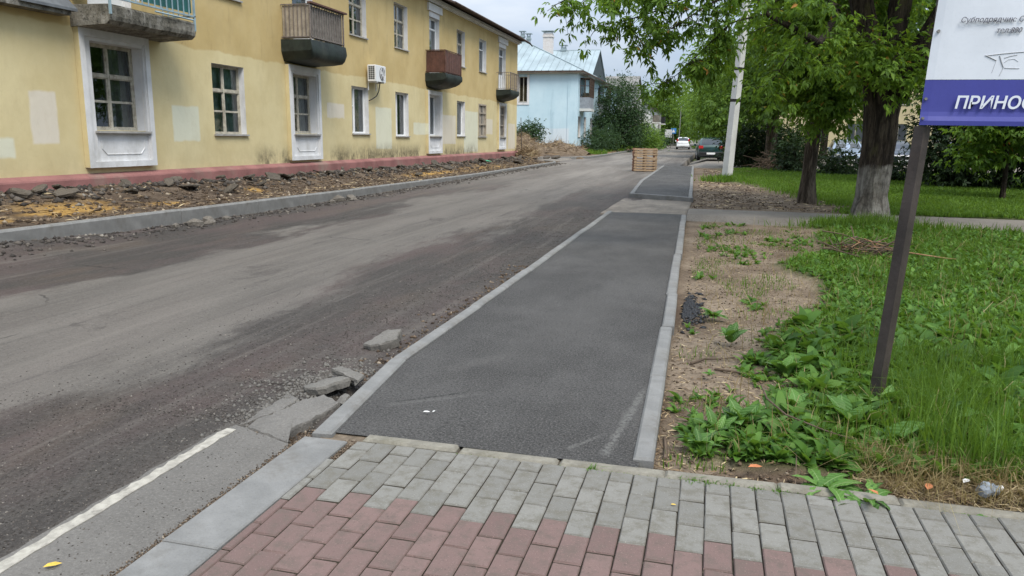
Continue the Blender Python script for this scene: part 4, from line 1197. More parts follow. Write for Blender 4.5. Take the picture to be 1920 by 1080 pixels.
# glazed balconies on the street side
for (a, b, bm_, back) in ((1.2, 3.6, m_oldwood, 1), (13.0, 15.6, m_brownroof, 0)):
    q = MB(); q.box(.003, .95, a, b, 3.62, 3.84); bl = q.build('balcony', m_wwall, blu)
    q = MB(); q.box(.003, .9, a + .04, a + .07, 3.84, 4.8); q.box(.003, .9, b - .07, b - .04, 3.84, 4.8); q.box(.87, .9, a + .07, b - .07, 3.84, 4.8); q.build('parapet', simple('grey_tin_parapet', (.25, .27, .30), .15, 5, .5, .4), bl)
    q = MB()
    for yy in np.linspace(a + .05, b - .1, 7): q.box(.86, .92, yy, yy + .05, 4.8, 6.4)
    for xx in (.02, .45): q.box(xx, xx + .05, a + .04, a + .09, 4.8, 6.4); q.box(xx, xx + .05, b - .09, b - .04, 4.8, 6.4)
    for zz in (4.8, 5.75, 6.35): q.box(.02, .9, a + .045, a + .085, zz, zz + .06); q.box(.865, .915, a + .09, b - .1, zz, zz + .06)
    q.build('glazing_frame', m_brownroof, bl)
    q = MB(); q.quad((.02, a + .065, 4.85), (.88, a + .065, 4.85), (.88, a + .065, 6.36), (.02, a + .065, 6.36)); q.build('pane', m_glass, bl)
    q = MB(); q.quad((.89, a + .1, 4.85), (.89, b - .1, 4.85), (.89, b - .1, 6.36), (.89, a + .1, 6.36)); q.build('pane', m_glass, bl)
    q = MB(); q.box(.003, .95, a, b, 6.42, 6.47); q.build('balcony_roof', m_brownroof, bl)
    q = MB(); q.box(.15, .8, a + .3, b - .3, 4.82, 5.2); q.build('stored_box', m_board2, bl)

# ================================================================== HOUSES FURTHER ALONG
h3 = thing('slate_roofed_house', 'white house with a steep grey slate roof behind the big bush', 'house', (-9.9, 97.0, 0.3))
ops3 = [(2, 3.3, 1.2, 2.9), (6, 7.3, 1.2, 2.9), (10, 11.3, 1.2, 2.9), (2, 3.3, 4.0, 5.5), (10, 11.3, 4.0, 5.5)]
wall_front('wall', 'x', 0.0, 0, 13, -.5, 6.0, ops3, .3, m_wwall, h3)
q = MB(); q.quad((0, 0, -.5), (-10, 0, -.5), (-10, 0, 6.0), (0, 0, 6.0)); q.build('wall', m_wwall, h3)
q = MB(); q.quad((0, 13, -.5), (-10, 13, -.5), (-10, 13, 6.0), (0, 13, 6.0)); q.build('wall', m_wwall, h3)
for i, (a, b, c, d) in enumerate(ops3): window(h3, 'x', 0.0, a, b, c, d, 'far', seed=i, thick=.3)
q = MB()
q.quad((.25, -.5, 5.9), (.25, 6.5, 8.8), (-10.3, 6.5, 8.8), (-10.3, -.5, 5.9)); q.quad((.25, 13.5, 5.9), (-10.3, 13.5, 5.9), (-10.3, 6.5, 8.8), (.25, 6.5, 8.8))
q.build('roof', m_slate, h3)
q = MB(); q.add([(.0, 0, 6.0), (.0, 13, 6.0), (.0, 6.5, 8.7)], [(0, 1, 2)]); q.build('gable', m_wwall, h3)
q = MB(); q.box(-5.2, -4.4, 5.5, 6.3, 8, 9.7); q.build('chimney', m_wbrick, h3)

h4 = thing('far_white_house', 'white house with a grey boarded balcony far down the street', 'house', (-8.95, 113.0, 0.5))
ops4 = [(3, 4.3, 1.0, 2.6), (9, 10.3, 1.0, 2.6), (16, 17.3, 1.0, 2.6), (3, 4.3, 3.6, 5.0), (16, 17.3, 3.6, 5.0)]
wall_front('wall', 'x', 0.0, 0, 24, -.6, 5.2, ops4, .3, m_wwall, h4)
q = MB(); q.quad((0, 0, -.6), (-9, 0, -.6), (-9, 0, 5.2), (0, 0, 5.2)); q.add([(0, 0, 5.2), (-9, 0, 5.2), (-4.5, 0, 7.0)], [(0, 1, 2)]); q.build('wall', m_wwall, h4)
for i, (a, b, c, d) in enumerate(ops4): window(h4, 'x', 0.0, a, b, c, d, 'far', seed=i, thick=.3)
q = MB(); q.quad((.6, -.5, 5.05), (.6, 24.5, 5.05), (-4.5, 24.5, 7.2), (-4.5, -.5, 7.2)); q.quad((-9.6, -.5, 5.05), (-4.5, -.5, 7.2), (-4.5, 24.5, 7.2), (-9.6, 24.5, 5.05)); q.build('roof', m_brownroof, h4)
for i, (a, b, m_) in enumerate(((5, 9, m_board2), (17.5, 20.5, m_black))):
    q = MB(); q.box(.003, 1.0, a, b, 2.9, 3.05); bl = q.build('balcony', m_wwall, h4)
    q = MB(); q.box(.9, .97, a, b, 3.05, 4.1); q.box(.01, .9, a, a + .07, 3.05, 4.1); q.build('parapet', m_, bl)
q = MB(); q.tube([(-1.5, 1.5, 5.8), (-1.5, 1.5, 7.2)], .15, 8); q.build('chimney_pipe', m_black, h4)

# pale block behind the parking place
cb = thing('cream_house', 'cream two-storey house glimpsed through the trees behind the parked cars', 'house', (3.0, 74.0, 0))
m_cream = simple('cream_render', (0.55, 0.47, 0.30), .1, .6, .9, .2)
opsc = [(x, x + 1.4, z, z + 1.6) for x in np.arange(1.5, 34, 3.4) for z in (1.2, 4.4)]
wall_front('wall', 'y', 0.0, 0, 36, -.3, 7.2, opsc, .3, m_cream, cb, sign=-1, step=4)
q = MB(); q.quad((0, 0, -.3), (0, 12, -.3), (0, 12, 7.2), (0, 0, 7.2)); q.build('wall', m_cream, cb)
for i, (a, b, c, d) in enumerate(opsc): window(cb, 'y', 0.0, a, b, c, d, 'far', sign=-1, seed=i, thick=.3, curtain=1 if i % 3 else 0)
q = MB(); q.quad((-.6, -.6, 7.2), (36.6, -.6, 7.2), (36.6, 6, 9.6), (-.6, 6, 9.6)); q.quad((-.6, 12.6, 7.2), (-.6, 6, 9.6), (36.6, 6, 9.6), (36.6, 12.6, 7.2)); q.build('roof', m_tin, cb)
# ================================================================== SIGN ON A LEANING POST
m_banner = simple('white_banner', (0.60, 0.63, 0.68), .05, 3, .5, .35)
m_banblue = simple('blue_banner_band', (0.045, 0.05, 0.25), .08, 3, .5, .4)
m_txt = simple('grey_print', (0.10, 0.10, 0.12), .05, 3, .7, .3)
m_txtw = simple('white_print', (0.62, 0.65, 0.70), .05, 3, .6, .3)
m_scr = simple('faint_grey_marker', (0.40, 0.41, 0.43), .1, 20, .8, .2)
sg = thing('notice_board', 'white and blue notice banner on a leaning brown steel post', 'sign', (0.975, 4.62, -0.05))
mb = MB(); mb.tube([(0, 0, -.3), (.105, 0, 1.62)], .041, 4, True)
post = mb.build('post', m_darkmetal, sg)
bw_, z0_, zb_, zt_ = 1.5, 1.625, 1.858, 2.75
def bp(u, z):                     # the banner leans with its post; u to the right from its left edge, small waves in the cloth
    return (.072 + (z - 1.625) * .045 + u * .998, -.06 + .006 * math.sin(u * 7 + z * 4) - .012 * math.exp(-((z - 1.64) / .03) ** 2) + .01 * math.exp(-(u / .03) ** 2), z - .004 * u)
def sheet(name, za, zb, m, parent, off=0.0, nz=10):
    q = MB(); n = 40
    for i in range(n):
        for j in range(nz):
            a, b = bw_ * i / n, bw_ * (i + 1) / n
            c, d = za + (zb - za) * j / nz, za + (zb - za) * (j + 1) / nz
            v = [bp(a, c), bp(b, c), bp(b, d), bp(a, d)]
            q.quad(*[(p[0], p[1] - off, p[2]) for p in v])
    return q.build(name, m, parent, True)
ban = sheet('banner', zb_, zt_, m_banner, sg)
band = sheet('band', z0_, zb_ - .002, m_banblue, sg)
q = MB(); q.box(.09, 1.55, -.035, -.01, 1.64, 1.68); q.box(.10, 1.6, -.035, -.01, 2.68, 2.72); q.box(.10, .14, -.034, -.012, 1.682, 2.678); q.build('frame', m_darkmetal, sg)
mb = MB(); mb.tube([(1.45, .02, -.3), (1.56, .02, 2.7)], .03, 4, True); mb.build('post', m_darkmetal, sg)
for u, z in ((.012, 1.66), (.014, 1.76), (.022, 2.1)):
    q = MB(); p = bp(u, z); q.tube([(p[0], p[1] - .012, p[2]), (p[0], p[1] + .01, p[2])], .008, 6); q.build('rivet', m_conc, sg)
def lettering(body, u, z, size, m, shear, off, parent, squash=1.0):
    c = bpy.data.curves.new('lettering', 'FONT')
    c.body = body; c.size = size; c.shear = shear; c.offset = off; c.resolution_u = 6; c.extrude = 0.0015
    c.materials.append(m)
    tmp = bpy.data.objects.new('lettering', c); COL.objects.link(tmp)
    bpy.context.view_layer.update()
    me = bpy.data.meshes.new_from_object(tmp.evaluated_get(bpy.context.evaluated_depsgraph_get()))
    bpy.data.objects.remove(tmp); bpy.data.curves.remove(c)
    if not me.materials: me.materials.append(m)
    o = bpy.data.objects.new('lettering', me); COL.objects.link(o); o.parent = parent
    p = bp(u, z)
    o.location = (p[0], -.0735, p[2])
    o.rotation_euler = (PI / 2, 0.003, 0)
    o.scale = (squash, 1, 1)
    return o
lettering('Субподрядчик: О', .112, 2.138, .037, m_txt, .25, 0, ban, .93)
lettering('тел:890', .283, 2.085, .037, m_txt, .25, 0, ban, .93)
lettering('ПРИНОС', .148, 1.712, .086, m_txtw, .15, .0018, band, .98)
q = MB()
def pen(pts, w):
    w *= .75
    q.tube([(bp(u, z)[0], bp(u, z)[1] - .0005, bp(u, z)[2]) for u, z in pts], w, 4)
pen([(.255, 1.975), (.33, 1.984), (.42, 1.992), (.5, 1.998)], .004); pen([(.258, 1.977), (.285, 1.964), (.31, 1.952)], .005)
pen([(.322, 1.974), (.334, 1.945), (.348, 1.918)], .005); pen([(.348, 1.918), (.342, 1.895), (.336, 1.875)], .002); pen([(.352, 1.915), (.38, 1.912), (.42, 1.912)], .003)
pen([(.348, 1.94), (.365, 1.955), (.39, 1.958), (.41, 1.945)], .002); pen([(.345, 1.963), (.37, 1.972), (.40, 1.978)], .003); pen([(.31, 1.952), (.305, 1.92), (.30, 1.89)], .0015)
q.build('scribble', m_scr, ban)

# ================================================================== LAMP POLE
m_pole = simple('whitewashed_pole_concrete', (0.50, 0.50, 0.48), .08, 3, .85, .2, .3, (.33, .32, .30), 40)
lp = thing('lamp_pole', 'tall pale concrete pole standing at the lawn edge', 'pole', (0.53, 29.6, -0.05))
mb = MB(); mb.tube([(0, 0, -.4), (.45, 0, 9.6)], [.195, .125], 4, True)
pl_ = mb.build('shaft', m_pole, lp); pl_.rotation_euler = (0, 0, 0)
mb = MB(); mb.tube([(.44, 0, 9.4), (.3, -.6, 9.9), (-.6, -1.4, 10.05)], .04, 6); mb.build('arm', m_darkmetal, lp)
for z in (2.8, 3.9):
    r_ = .195 - .07 * (z + .4) / 10 + .006
    mb = MB(); mb.tube([(.045 * (z + .4), 0, z), (.045 * (z + .5), 0, z + .1)], r_, 4, True); mb.build('tape_band', m_black, lp)
fp = thing('far_street_pole', 'thin leaning grey street pole far down the road', 'pole', (-5.5, 130, 0))
mb = MB(); mb.tube([(0, 0, 0), (.12, 0, 6.5)], [.1, .06], 6); mb.build('shaft', m_conc, fp)

# far signs
m_signblue = simple('blue_sign_face', (0.04, 0.20, 0.50), .05, 3, .5, .4)
sp = thing('road_sign', 'square blue crossing sign on a thin grey post', 'sign', (-5.9, 120, 0.0))
q = MB(); q.tube([(0, 0, 0), (0, 0, 2.7)], .04, 6); q.build('post', m_conc, sp)
q = MB(); q.box(-.38, .38, -.06, -.042, 1.95, 2.72); f = q.build('plate', m_signblue, sp)
q = MB(); q.add([(-.22, -.066, 2.1), (.22, -.066, 2.1), (0, -.066, 2.58)], [(0, 1, 2)]); q.build('symbol', m_white, f)
wbd = thing('white_board', 'plain white board standing before dark trees by the far kerb', 'board', (-6.2, 112, 0.0))
q = MB(); q.box(-.5, .5, -.03, .03, 1.35, 2.45); q.build('panel', m_white, wbd)
for s_ in (-.4, .4):
    q = MB(); q.box(s_ - .03, s_ + .03, -.028, .028, 0, 1.35); q.build('leg', m_conc, wbd)

# ================================================================== PALLETS
m_pal = simple('raw_pallet_wood', (0.36, 0.255, 0.16), .2, 6, .85, .2, .4, (.2, .14, .095), 40)
m_pal2 = simple('reddish_pallet_wood', (0.27, 0.15, 0.10), .2, 6, .85, .2, .4, (.15, .10, .075), 40)
def pallet(label, loc, rz, tilt, seed, m):
    rnd = random.Random(seed)
    r = thing('wooden_pallet', label, 'pallet', loc, rz, 'pallets standing on edge by the second footway')
    r.rotation_euler = (tilt, 0, rz); r.scale = (.86, .9, .92)
    for x in (-.52, 0, .52):
        q = MB(); q.box(x - .05, x + .05, .024, .116, -.0, 1.12); q.build('stringer', m, r)
    for side, (a, b) in enumerate(((0.0, .022), (.118, .14))):
        n = 9 if side == 0 else 5
        for i in range(n):
            z = .07 + i * (1.0 / (n - 1)) + rnd.uniform(-.01, .01)
            q = MB(); hw = .037 if side == 0 else .04
            q.box(-.6 + rnd.uniform(-.01, .01), .6, a, b, -hw, hw)
            o = q.build('deck_board', m, r); o.location = (0, 0, z); o.rotation_euler = (0, rnd.uniform(-.012, .012), 0)
            if side == 0 and i == 5: o.rotation_euler = (0, .12, 0)
    return r
pallet('pale wooden pallet propped upright facing the camera, nearest of the stack', (-2.9, 35.2, -0.06), -.03, -.06, 1, m_pal)
pallet('reddish wooden pallet standing on edge just behind the pale pallet', (-3.0, 35.42, -0.06), .05, -.05, 2, m_pal2)
pallet('wooden pallet at the back of the upright pallets', (-2.95, 35.62, -0.06), .02, -.05, 3, m_pal)

# ================================================================== CARS
def paint(name, c, metal=.2):
    t = NT(name)
    n = t.noise(t.obj(), 2.5, 4)
    t.done(t.mix(t.rng(n, .3, .7), tuple(v * .9 for v in c), tuple(min(1, v * 1.06) for v in c)), .32, .5, None, metal)
    t.set(t.b.inputs['Coat Weight'], .6); t.set(t.b.inputs['Coat Roughness'], .08)
    return t.m
m_cglass = simple('dark_car_glass', (0.02, 0.025, 0.028), .1, 3, .06, .6)
m_tyre = simple('tyre_rubber', (0.018, 0.018, 0.018), .2, 20, .85, .2)
m_rim = simple('alloy_rim', (0.35, 0.36, 0.37), .1, 5, .35, .5, metal=.7)
m_red = simple('red_lamp_glass', (0.42, 0.025, 0.025), .1, 8, .2, .5)
m_lamp = simple('clear_lamp_glass', (0.6, 0.62, 0.63), .1, 8, .15, .6)
m_plate = simple('number_plate_white', (0.7, 0.7, 0.68), .05, 10, .5, .4)
STN = [(-2.02, .52, .80, .80, .62), (-1.96, .30, .95, .96, .74), (-1.80, .24, .98, 1.12, .80), (-1.50, .20, .98, 1.38, .83), (-1.1, .19, .97, 1.46, .845), (-.4, .19, .95, 1.48, .85),
       (.2, .19, .94, 1.44, .85), (.6, .19, .93, 1.26, .85), (1.0, .19, .92, .98, .845), (1.5, .20, .88, .90, .82), (1.85, .24, .78, .80, .76), (2.02, .34, .62, .62, .60)]
def car_section(y):
    s = [np.interp(y, [q[0] for q in STN], [q[k] for q in STN]) for k in range(1, 5)]
    zb, zl, zt, w = s
    h = max(0.0, zt - zl)
    wr = w * (1 - .26 * min(1, h / .5))
    return [(0, zb), (w * .9, zb), (w, zb + .14), (w * 1.0, (zb + zl) / 2 + .05), (w * .985, zl - .06), (w * .95, zl), (wr + (w * .95 - wr) * .12, zl + h * .86), (wr * .88, zl + h * .97 + .003), (wr * .5, zt + .018), (0, zt + .025)]
def car(label, loc, rz, m_body, kind, group=None, tall_lights=False):
    c = thing('parked_car' if kind == 'parked' else 'car', label, 'car', loc, rz, group)
    ys = np.unique(np.concatenate([np.linspace(-2.02, 2.02, 34), [q[0] for q in STN]]))
    vs, fs = [], []
    for y in ys:
        sec = car_section(y)
        ring = [(-x, y, z) for x, z in sec[::-1]][:-1] + [(x, y, z) for x, z in sec[1:]][::1]
        # order: left top .. left bottom, right bottom .. right top
        ring = [(-x, y, z) for x, z in reversed(sec)] + [(x, y, z) for x, z in sec[1:-1]]
        vs += ring
    k = len(ring)
    for i in range(len(ys) - 1):
        for j in range(k):
            a, b = i * k + j, i * k + (j + 1) % k
            fs.append((a, b, b + k, a + k))
    fs.append(tuple(range(k - 1, -1, -1))); fs.append(tuple((len(ys) - 1) * k + j for j in range(k)))
    mb = MB(); mb.add(vs, fs)
    body = mb.build('body', m_body, c, True)
    def panel(name, y0, y1, m, f0, f1, side=0, off=.006, parent=c):
        """a pane lying just proud of the body: side +-1 = flank, 0 = the width between the pillars"""
        q = MB(); n = 6
        for i in range(n):
            a, b = y0 + (y1 - y0) * i / n, y0 + (y1 - y0) * (i + 1) / n
            A, B_ = car_section(a), car_section(b)
            if side:
                l = lambda S, f: (side * (S[5][0] + (S[6][0] - S[5][0]) * f + off), S[5][1] + (S[6][1] - S[5][1]) * f)
                p = [l(A, f0), l(B_, f0), l(B_, f1), l(A, f1)]
                q.quad((p[0][0], a, p[0][1]), (p[1][0], b, p[1][1]), (p[2][0], b, p[2][1]), (p[3][0], a, p[3][1]))
            else:
                wA, wB = A[7][0] * .93, B_[7][0] * .93
                zA, zB = A[8][1], B_[8][1]
                dz, dy = zB - zA, b - a
                nl = math.hypot(dz, dy); oy, oz = -dz / nl * .012, abs(dy) / nl * .012
                for (s0, s1, e0, e1) in ((-1, -.5, 0, 1), (-.5, .5, 1, 1), (.5, 1, 1, 0)):
                    za = lambda e, z, S: z if e else S[7][1] + .004
                    q.quad((wA * s0, a + oy, za(e0, zA, A) + oz), (wA * s1, a + oy, za(e1, zA, A) + oz), (wB * s1, b + oy, za(e1, zB, B_) + oz), (wB * s0, b + oy, za(e0, zB, B_) + oz))
        return q.build(name, m, parent, True)
    for s in (-1, 1):
        panel('side_window', -1.35, -.42, m_cglass, .12, .9, s); panel('side_window', -.34, .52, m_cglass, .12, .9, s)
    panel('rear_window', -1.9, -1.5, m_cglass, 0, 1); panel('windscreen', .98, .28, m_cglass, 0, 1)
    for yy in (-1.27, 1.25):
        for s in (-1, 1):
            q = MB(); q.tube([(s * .63, 0, 0), (s * .66, 0, 0), (s * .83, 0, 0), (s * .855, 0, 0)], [.29, .315, .315, .29], 20)
            w = q.build('wheel', m_tyre, c); w.location = (0, yy, .312)
            q = MB(); q.tube([(s * .84, 0, 0), (s * .862, 0, 0)], [.21, .19], 16); q.build('rim', m_rim, w)
            q = MB(); q.tube([(s * .835, 0, 0), (s * .852, 0, 0)], [.365, .355], 18); a_ = q.build('wheel_arch', m_black, c); a_.location = (0, yy, .33)
    q = MB(); q.cbox(-.76, .76, -2.10, -1.9, .34, .58, .03); q.build('bumper', m_black if not tall_lights else m_body, c)
    q = MB(); q.cbox(-.68, .68, -2.105, -2.0, .30, .37, .01); q.build('bumper_trim', m_black, c)
    q = MB(); q.cbox(-.74, .74, 1.86, 2.10, .30, .52, .03); q.build('bumper', m_black, c)
    for s in (-1, 1):
        q = MB()
        if tall_lights: q.box(min(s * .60, s * .79), max(s * .60, s * .79), -1.96, -1.76, .86, 1.28)
        else: q.box(min(s * .50, s * .785), max(s * .50, s * .785), -2.035, -1.84, .80, .98)
        q.build('tail_light', m_red, c)
        q = MB(); q.box(min(s * .42, s * .74), max(s * .42, s * .74), 1.82, 1.985, .60, .745); q.build('headlight', m_lamp, c)
        q = MB(); q.cbox(min(s * .86, s * 1.02), max(s * .86, s * 1.02), .42, .56, .93, 1.07, .02); q.build('wing_mirror', m_body, c)
    q = MB(); q.box(-.27, .27, -2.118, -2.104, .64 if False else .42, .54); q.build('number_plate', m_plate, c)
    q = MB(); q.box(-.26, .26, 2.104, 2.112, .36, .47); q.build('number_plate', m_plate, c)
    q = MB(); q.box(-.36, .36, 1.99, 2.06, .53, .66); q.build('radiator_grille', m_black, c)
    q = MB(); q.box(-.5, .5, 2.1, 2.108, .31, .34); q.build('chrome_strip', m_rim, c)
    return c
car('dark green hatchback parked on the side road, seen from behind', (-0.25, 54.6, -0.04), .06, paint('dark_green_paint', (0.006, 0.035, 0.032)), 'parked')
w_ = car('white hatchback with red lamps driving away far down the street', (-3.72, 101.5, -0.06), .03, paint('white_paint_car', (0.7, 0.7, 0.7), 0), 'car', tall_lights=True)
car('silver blue car parked nose-on left of the thick trunk', (7.15, 46.6, -0.04), PI - .05, paint('silver_blue_paint', (0.22, 0.27, 0.34), .5), 'parked', 'cars parked behind the lawn')
car('dark blue car parked nose-on right of the thick trunk', (9.55, 46.4, -0.04), PI + .04, paint('dark_blue_paint', (0.02, 0.027, 0.045), .4), 'parked', 'cars parked behind the lawn')
car('black car half hidden by bushes right of the notice post', (12.6, 46.0, -0.04), PI - .02, paint('black_paint', (0.012, 0.012, 0.013), .3), 'parked', 'cars parked behind the lawn')

# ================================================================== RUBBLE AND LITTER
m_chunk = asphalt_mat('broken_asphalt', (0.06, 0.051, 0.04), (0.19, 0.165, 0.13), .5, .45, .8, .6)
m_chunkg = asphalt_mat('grey_broken_asphalt', (0.115, 0.107, 0.094), (0.24, 0.22, 0.19), .9, .45, .5, .7, .3)
m_rock = simple('dusty_stone', (0.15, 0.133, 0.112), .3, 9, .95, .2, .7, (.09, .08, .068), 50)
def chunk_mesh(name, rnd, r, h, m, flat=True):
    n = rnd.randint(6, 9)
    ang = sorted((i + rnd.uniform(-.3, .3)) * 2 * PI / n for i in range(n))
    q = MB()
    rr = [r * rnd.uniform(.65, 1.1) for _ in ang]
    asp = rnd.uniform(.5, .9)
    ring = lambda k, z, js: [(math.cos(a) * d * k + rnd.uniform(-js, js), math.sin(a) * d * k * asp + rnd.uniform(-js, js), z + rnd.uniform(-js, js) * .6) for a, d in zip(ang, rr)]
    v = ring(.9, -h * .6, r * .05) + ring(1.0, h * .1, r * .06) + ring(.86 if flat else .55, h * .5, r * .05)
    fs = [tuple(range(n - 1, -1, -1))]
    for b in (0, n):
        fs += [(b + i, b + (i + 1) % n, b + n + (i + 1) % n, b + n + i) for i in range(n)]
    top = len(v); v.append((0, 0, h * (.52 if flat else .8)))
    fs += [(2 * n + i, 2 * n + (i + 1) % n, top) for i in range(n)]
    q.add(v, fs)
    me = q.mesh(name); me.materials.append(m)
    return me
rnd = random.Random(12)
CH = [chunk_mesh('asphalt_chunk', rnd, 1.0, .34, m_chunk) for _ in range(10)]
SPOT_Y = [12.6, 14.8, 16.8, 18.5, 20.3, 22.4, 24.5, 26.1, 28.3, 29.9, 31.6, 33.7, 35.7, 37.3, 39.3, 41.0, 43.0, 45.0]
SPOTS = ['left of the first white surround', 'under the first white surround', 'between first surround and old wooden window', 'under the old wooden window', 'left of the second white surround', 'under the second white surround', 'right of the second white surround', 'under the window beside the air conditioner', 'below the air conditioner pipe', 'under the second white plastic window', 'left of the third white surround', 'under the third white surround', 'right of the third white surround', 'under the third white plastic window', 'left of the boarded window', 'under the boarded window', 'right of the boarded window', 'under the last white surround', 'at the far corner of the yellow house']
for i in range(130):
    y = 8.2 + 38 * (i + rnd.random()) / 130
    if rnd.random() < .15: continue
    x = -11.0 + rnd.gauss(0, .3)
    s = math.exp(rnd.uniform(math.log(.07), math.log(.26))) * (1.0 if y < 30 else 1.2)
    o = bpy.data.objects.new('asphalt_chunk', CH[i % 10]); COL.objects.link(o)
    zz = float(strip_z(np.array(x), np.array(y)))
    o.location = (x, y, zz + .04 + .07 * rnd.random()); o.scale = (s, s * rnd.uniform(.8, 1.3), s * rnd.uniform(.5, 1.0))
    o.rotation_euler = (rnd.gauss(0, .28), rnd.gauss(.1, .3), rnd.uniform(0, 6.28))
    k = int(np.searchsorted(SPOT_Y, y)); sz = 'large' if s > .19 else ('medium' if s > .115 else 'small')
    tag(o, '%s broken asphalt slab in the rubble %s' % (sz, SPOTS[k]), 'rubble', '%s asphalt slabs in the rubble %s' % (sz, SPOTS[k]))
# within a stretch the slabs of one size are told apart by their order along the wall
ORD = ['leftmost', 'second from the left', 'third from the left', 'fourth from the left', 'fifth from the left', 'sixth from the left', 'seventh from the left']
by_lab = {}
for o in [o for o in COL.objects if o.name.startswith('asphalt_chunk')]:
    by_lab.setdefault(o['label'], []).append(o)
for lab, os_ in by_lab.items():
    if len(os_) < 2: continue
    os_.sort(key=lambda o: o.location.y)
    sz, rest = lab.split(' ', 1)
    for k, o in enumerate(os_):
        w = 'rightmost' if k == len(os_) - 1 else ORD[k]
        o['label'] = '%s %s slab in the rubble %s' % (w, sz, rest.split(' in the rubble ')[1])
ST = [chunk_mesh('stone', rnd, 1.0, .8, m_rock, False) for _ in range(6)]
STONES = [(-8.5, 10.85, .10, 'grey stone at the left end of the rubble by the kerb below the first surround'), (-8.42, 11.2, .16, 'biggest stone of the kerb rubble below the first white surround'),
          (-8.3, 11.45, .11, 'stone lying furthest into the road below the first white surround'), (-8.52, 11.75, .13, 'squat stone right of the biggest one by the left kerb'),
          (-8.48, 12.2, .09, 'small stone at the right end of the rubble below the first surround'),
          (-8.45, 16.2, .12, 'left stone of the pale heap against the kerb below the old wooden window'), (-8.52, 16.65, .2, 'tall pale lump leaning on the kerb below the old wooden window'),
          (-8.42, 17.15, .17, 'second pale lump right of the tall one by the left kerb'), (-8.3, 16.9, .08, 'small stone in the road in front of the two pale lumps'),
          (-8.05, 18.4, .07, 'lone small stone on the road right of the pale lumps')]
for i, (x, y, s, lb) in enumerate(STONES):
    o = bpy.data.objects.new('stone', ST[i % 6]); COL.objects.link(o)
    o.location = (x, y, float(road_z(np.array(x), np.array(y))) + s * .25); o.scale = (s, s * 1.25, s * .8)
    o.rotation_euler = (rnd.uniform(-.3, .3), rnd.uniform(-.3, .3), rnd.uniform(0, 6))
    tag(o, lb, 'stone', 'stones along the left kerb')

def lone_poly(name, label, pts, z, tilt, h, m, cat, amp=.007):
    """a broken slab lying where its outline (street metres) says"""
    cx = sum(p[0] for p in pts) / len(pts); cy = sum(p[1] for p in pts) / len(pts)
    q = MB(); seed = len(label) * 7
    pl = ragged([(x - cx, y - cy) for x, y in pts + pts[:1]], amp, .035, seed)
    n = len(pl); rr = random.Random(seed)
    low = [(x * .93 + rr.uniform(-.01, .01), y * .93 + rr.uniform(-.01, .01), -h) for x, y in pl]
    mid = [(x, y, -.012 + rr.uniform(-.006, .004)) for x, y in pl]
    top = [(x * .965, y * .965, rr.uniform(-.004, .004)) for x, y in pl]
    q.add(low + mid + top + [(0, 0, .004)], [tuple(range(n - 1, -1, -1))] + [(b_ + i, b_ + (i + 1) % n, b_ + n + (i + 1) % n, b_ + n + i) for b_ in (0, n) for i in range(n)] + [(2 * n + i, 2 * n + (i + 1) % n, 3 * n) for i in range(n)])
    o = q.build(name, m); o.location = (cx, cy, z); o.rotation_euler = (tilt[0], tilt[1], 0)
    return tag(o, label, cat)
lone_poly('asphalt_chunk', 'grey wedge of asphalt lying alone on the dark road', [(-2.42, 5.0), (-2.33, 5.27), (-2.2, 5.26), (-2.17, 5.08), (-2.25, 4.98)], .012, (.14, -.16), .07, m_chunkg, 'rubble', .012)
lone_poly('asphalt_slab', 'wide cracked slab of old asphalt beside the footpath kerb', [(-2.262, 3.315), (-2.27, 3.438), (-2.2, 3.628), (-2.185, 3.765), (-2.098, 3.86), (-1.965, 3.775), (-1.985, 3.56), (-2.03, 3.43), (-2.03, 3.30), (-1.955, 3.2), (-2.106, 3.26)], -.006, (.03, .015), .1, m_old, 'rubble')
lone_poly('asphalt_slab', 'narrow strip of broken asphalt on the road side of the cracked slab', [(-2.335, 3.346), (-2.34, 3.6), (-2.335, 3.87), (-2.225, 3.786), (-2.236, 3.64), (-2.295, 3.452)], -.016, (.02, -.03), .08, m_old, 'rubble')
lone_poly('asphalt_slab', 'tilted broken slab at the far end of the cracked asphalt', [(-2.3, 3.965), (-2.246, 4.08), (-2.13, 4.15), (-2.045, 4.083), (-2.125, 3.92), (-2.18, 3.885), (-2.26, 3.9)], .022, (-.03, -.16), .05, m_chunkg, 'rubble')
lone_poly('asphalt_slab', 'thin slab propped over the hole beside the footpath kerb', [(-2.24, 4.2), (-2.2, 4.27), (-2.0, 4.18), (-1.985, 4.07), (-2.1, 4.12)], .04, (.03, .05), .035, m_chunkg, 'rubble')
lone_poly('asphalt_chunk', 'lump of asphalt wedged in the hole under the tilted slab', [(-2.06, 3.9), (-2.03, 3.98), (-1.98, 3.95), (-1.985, 3.84)], -.03, (.3, -.3), .06, m_chunkg, 'rubble')

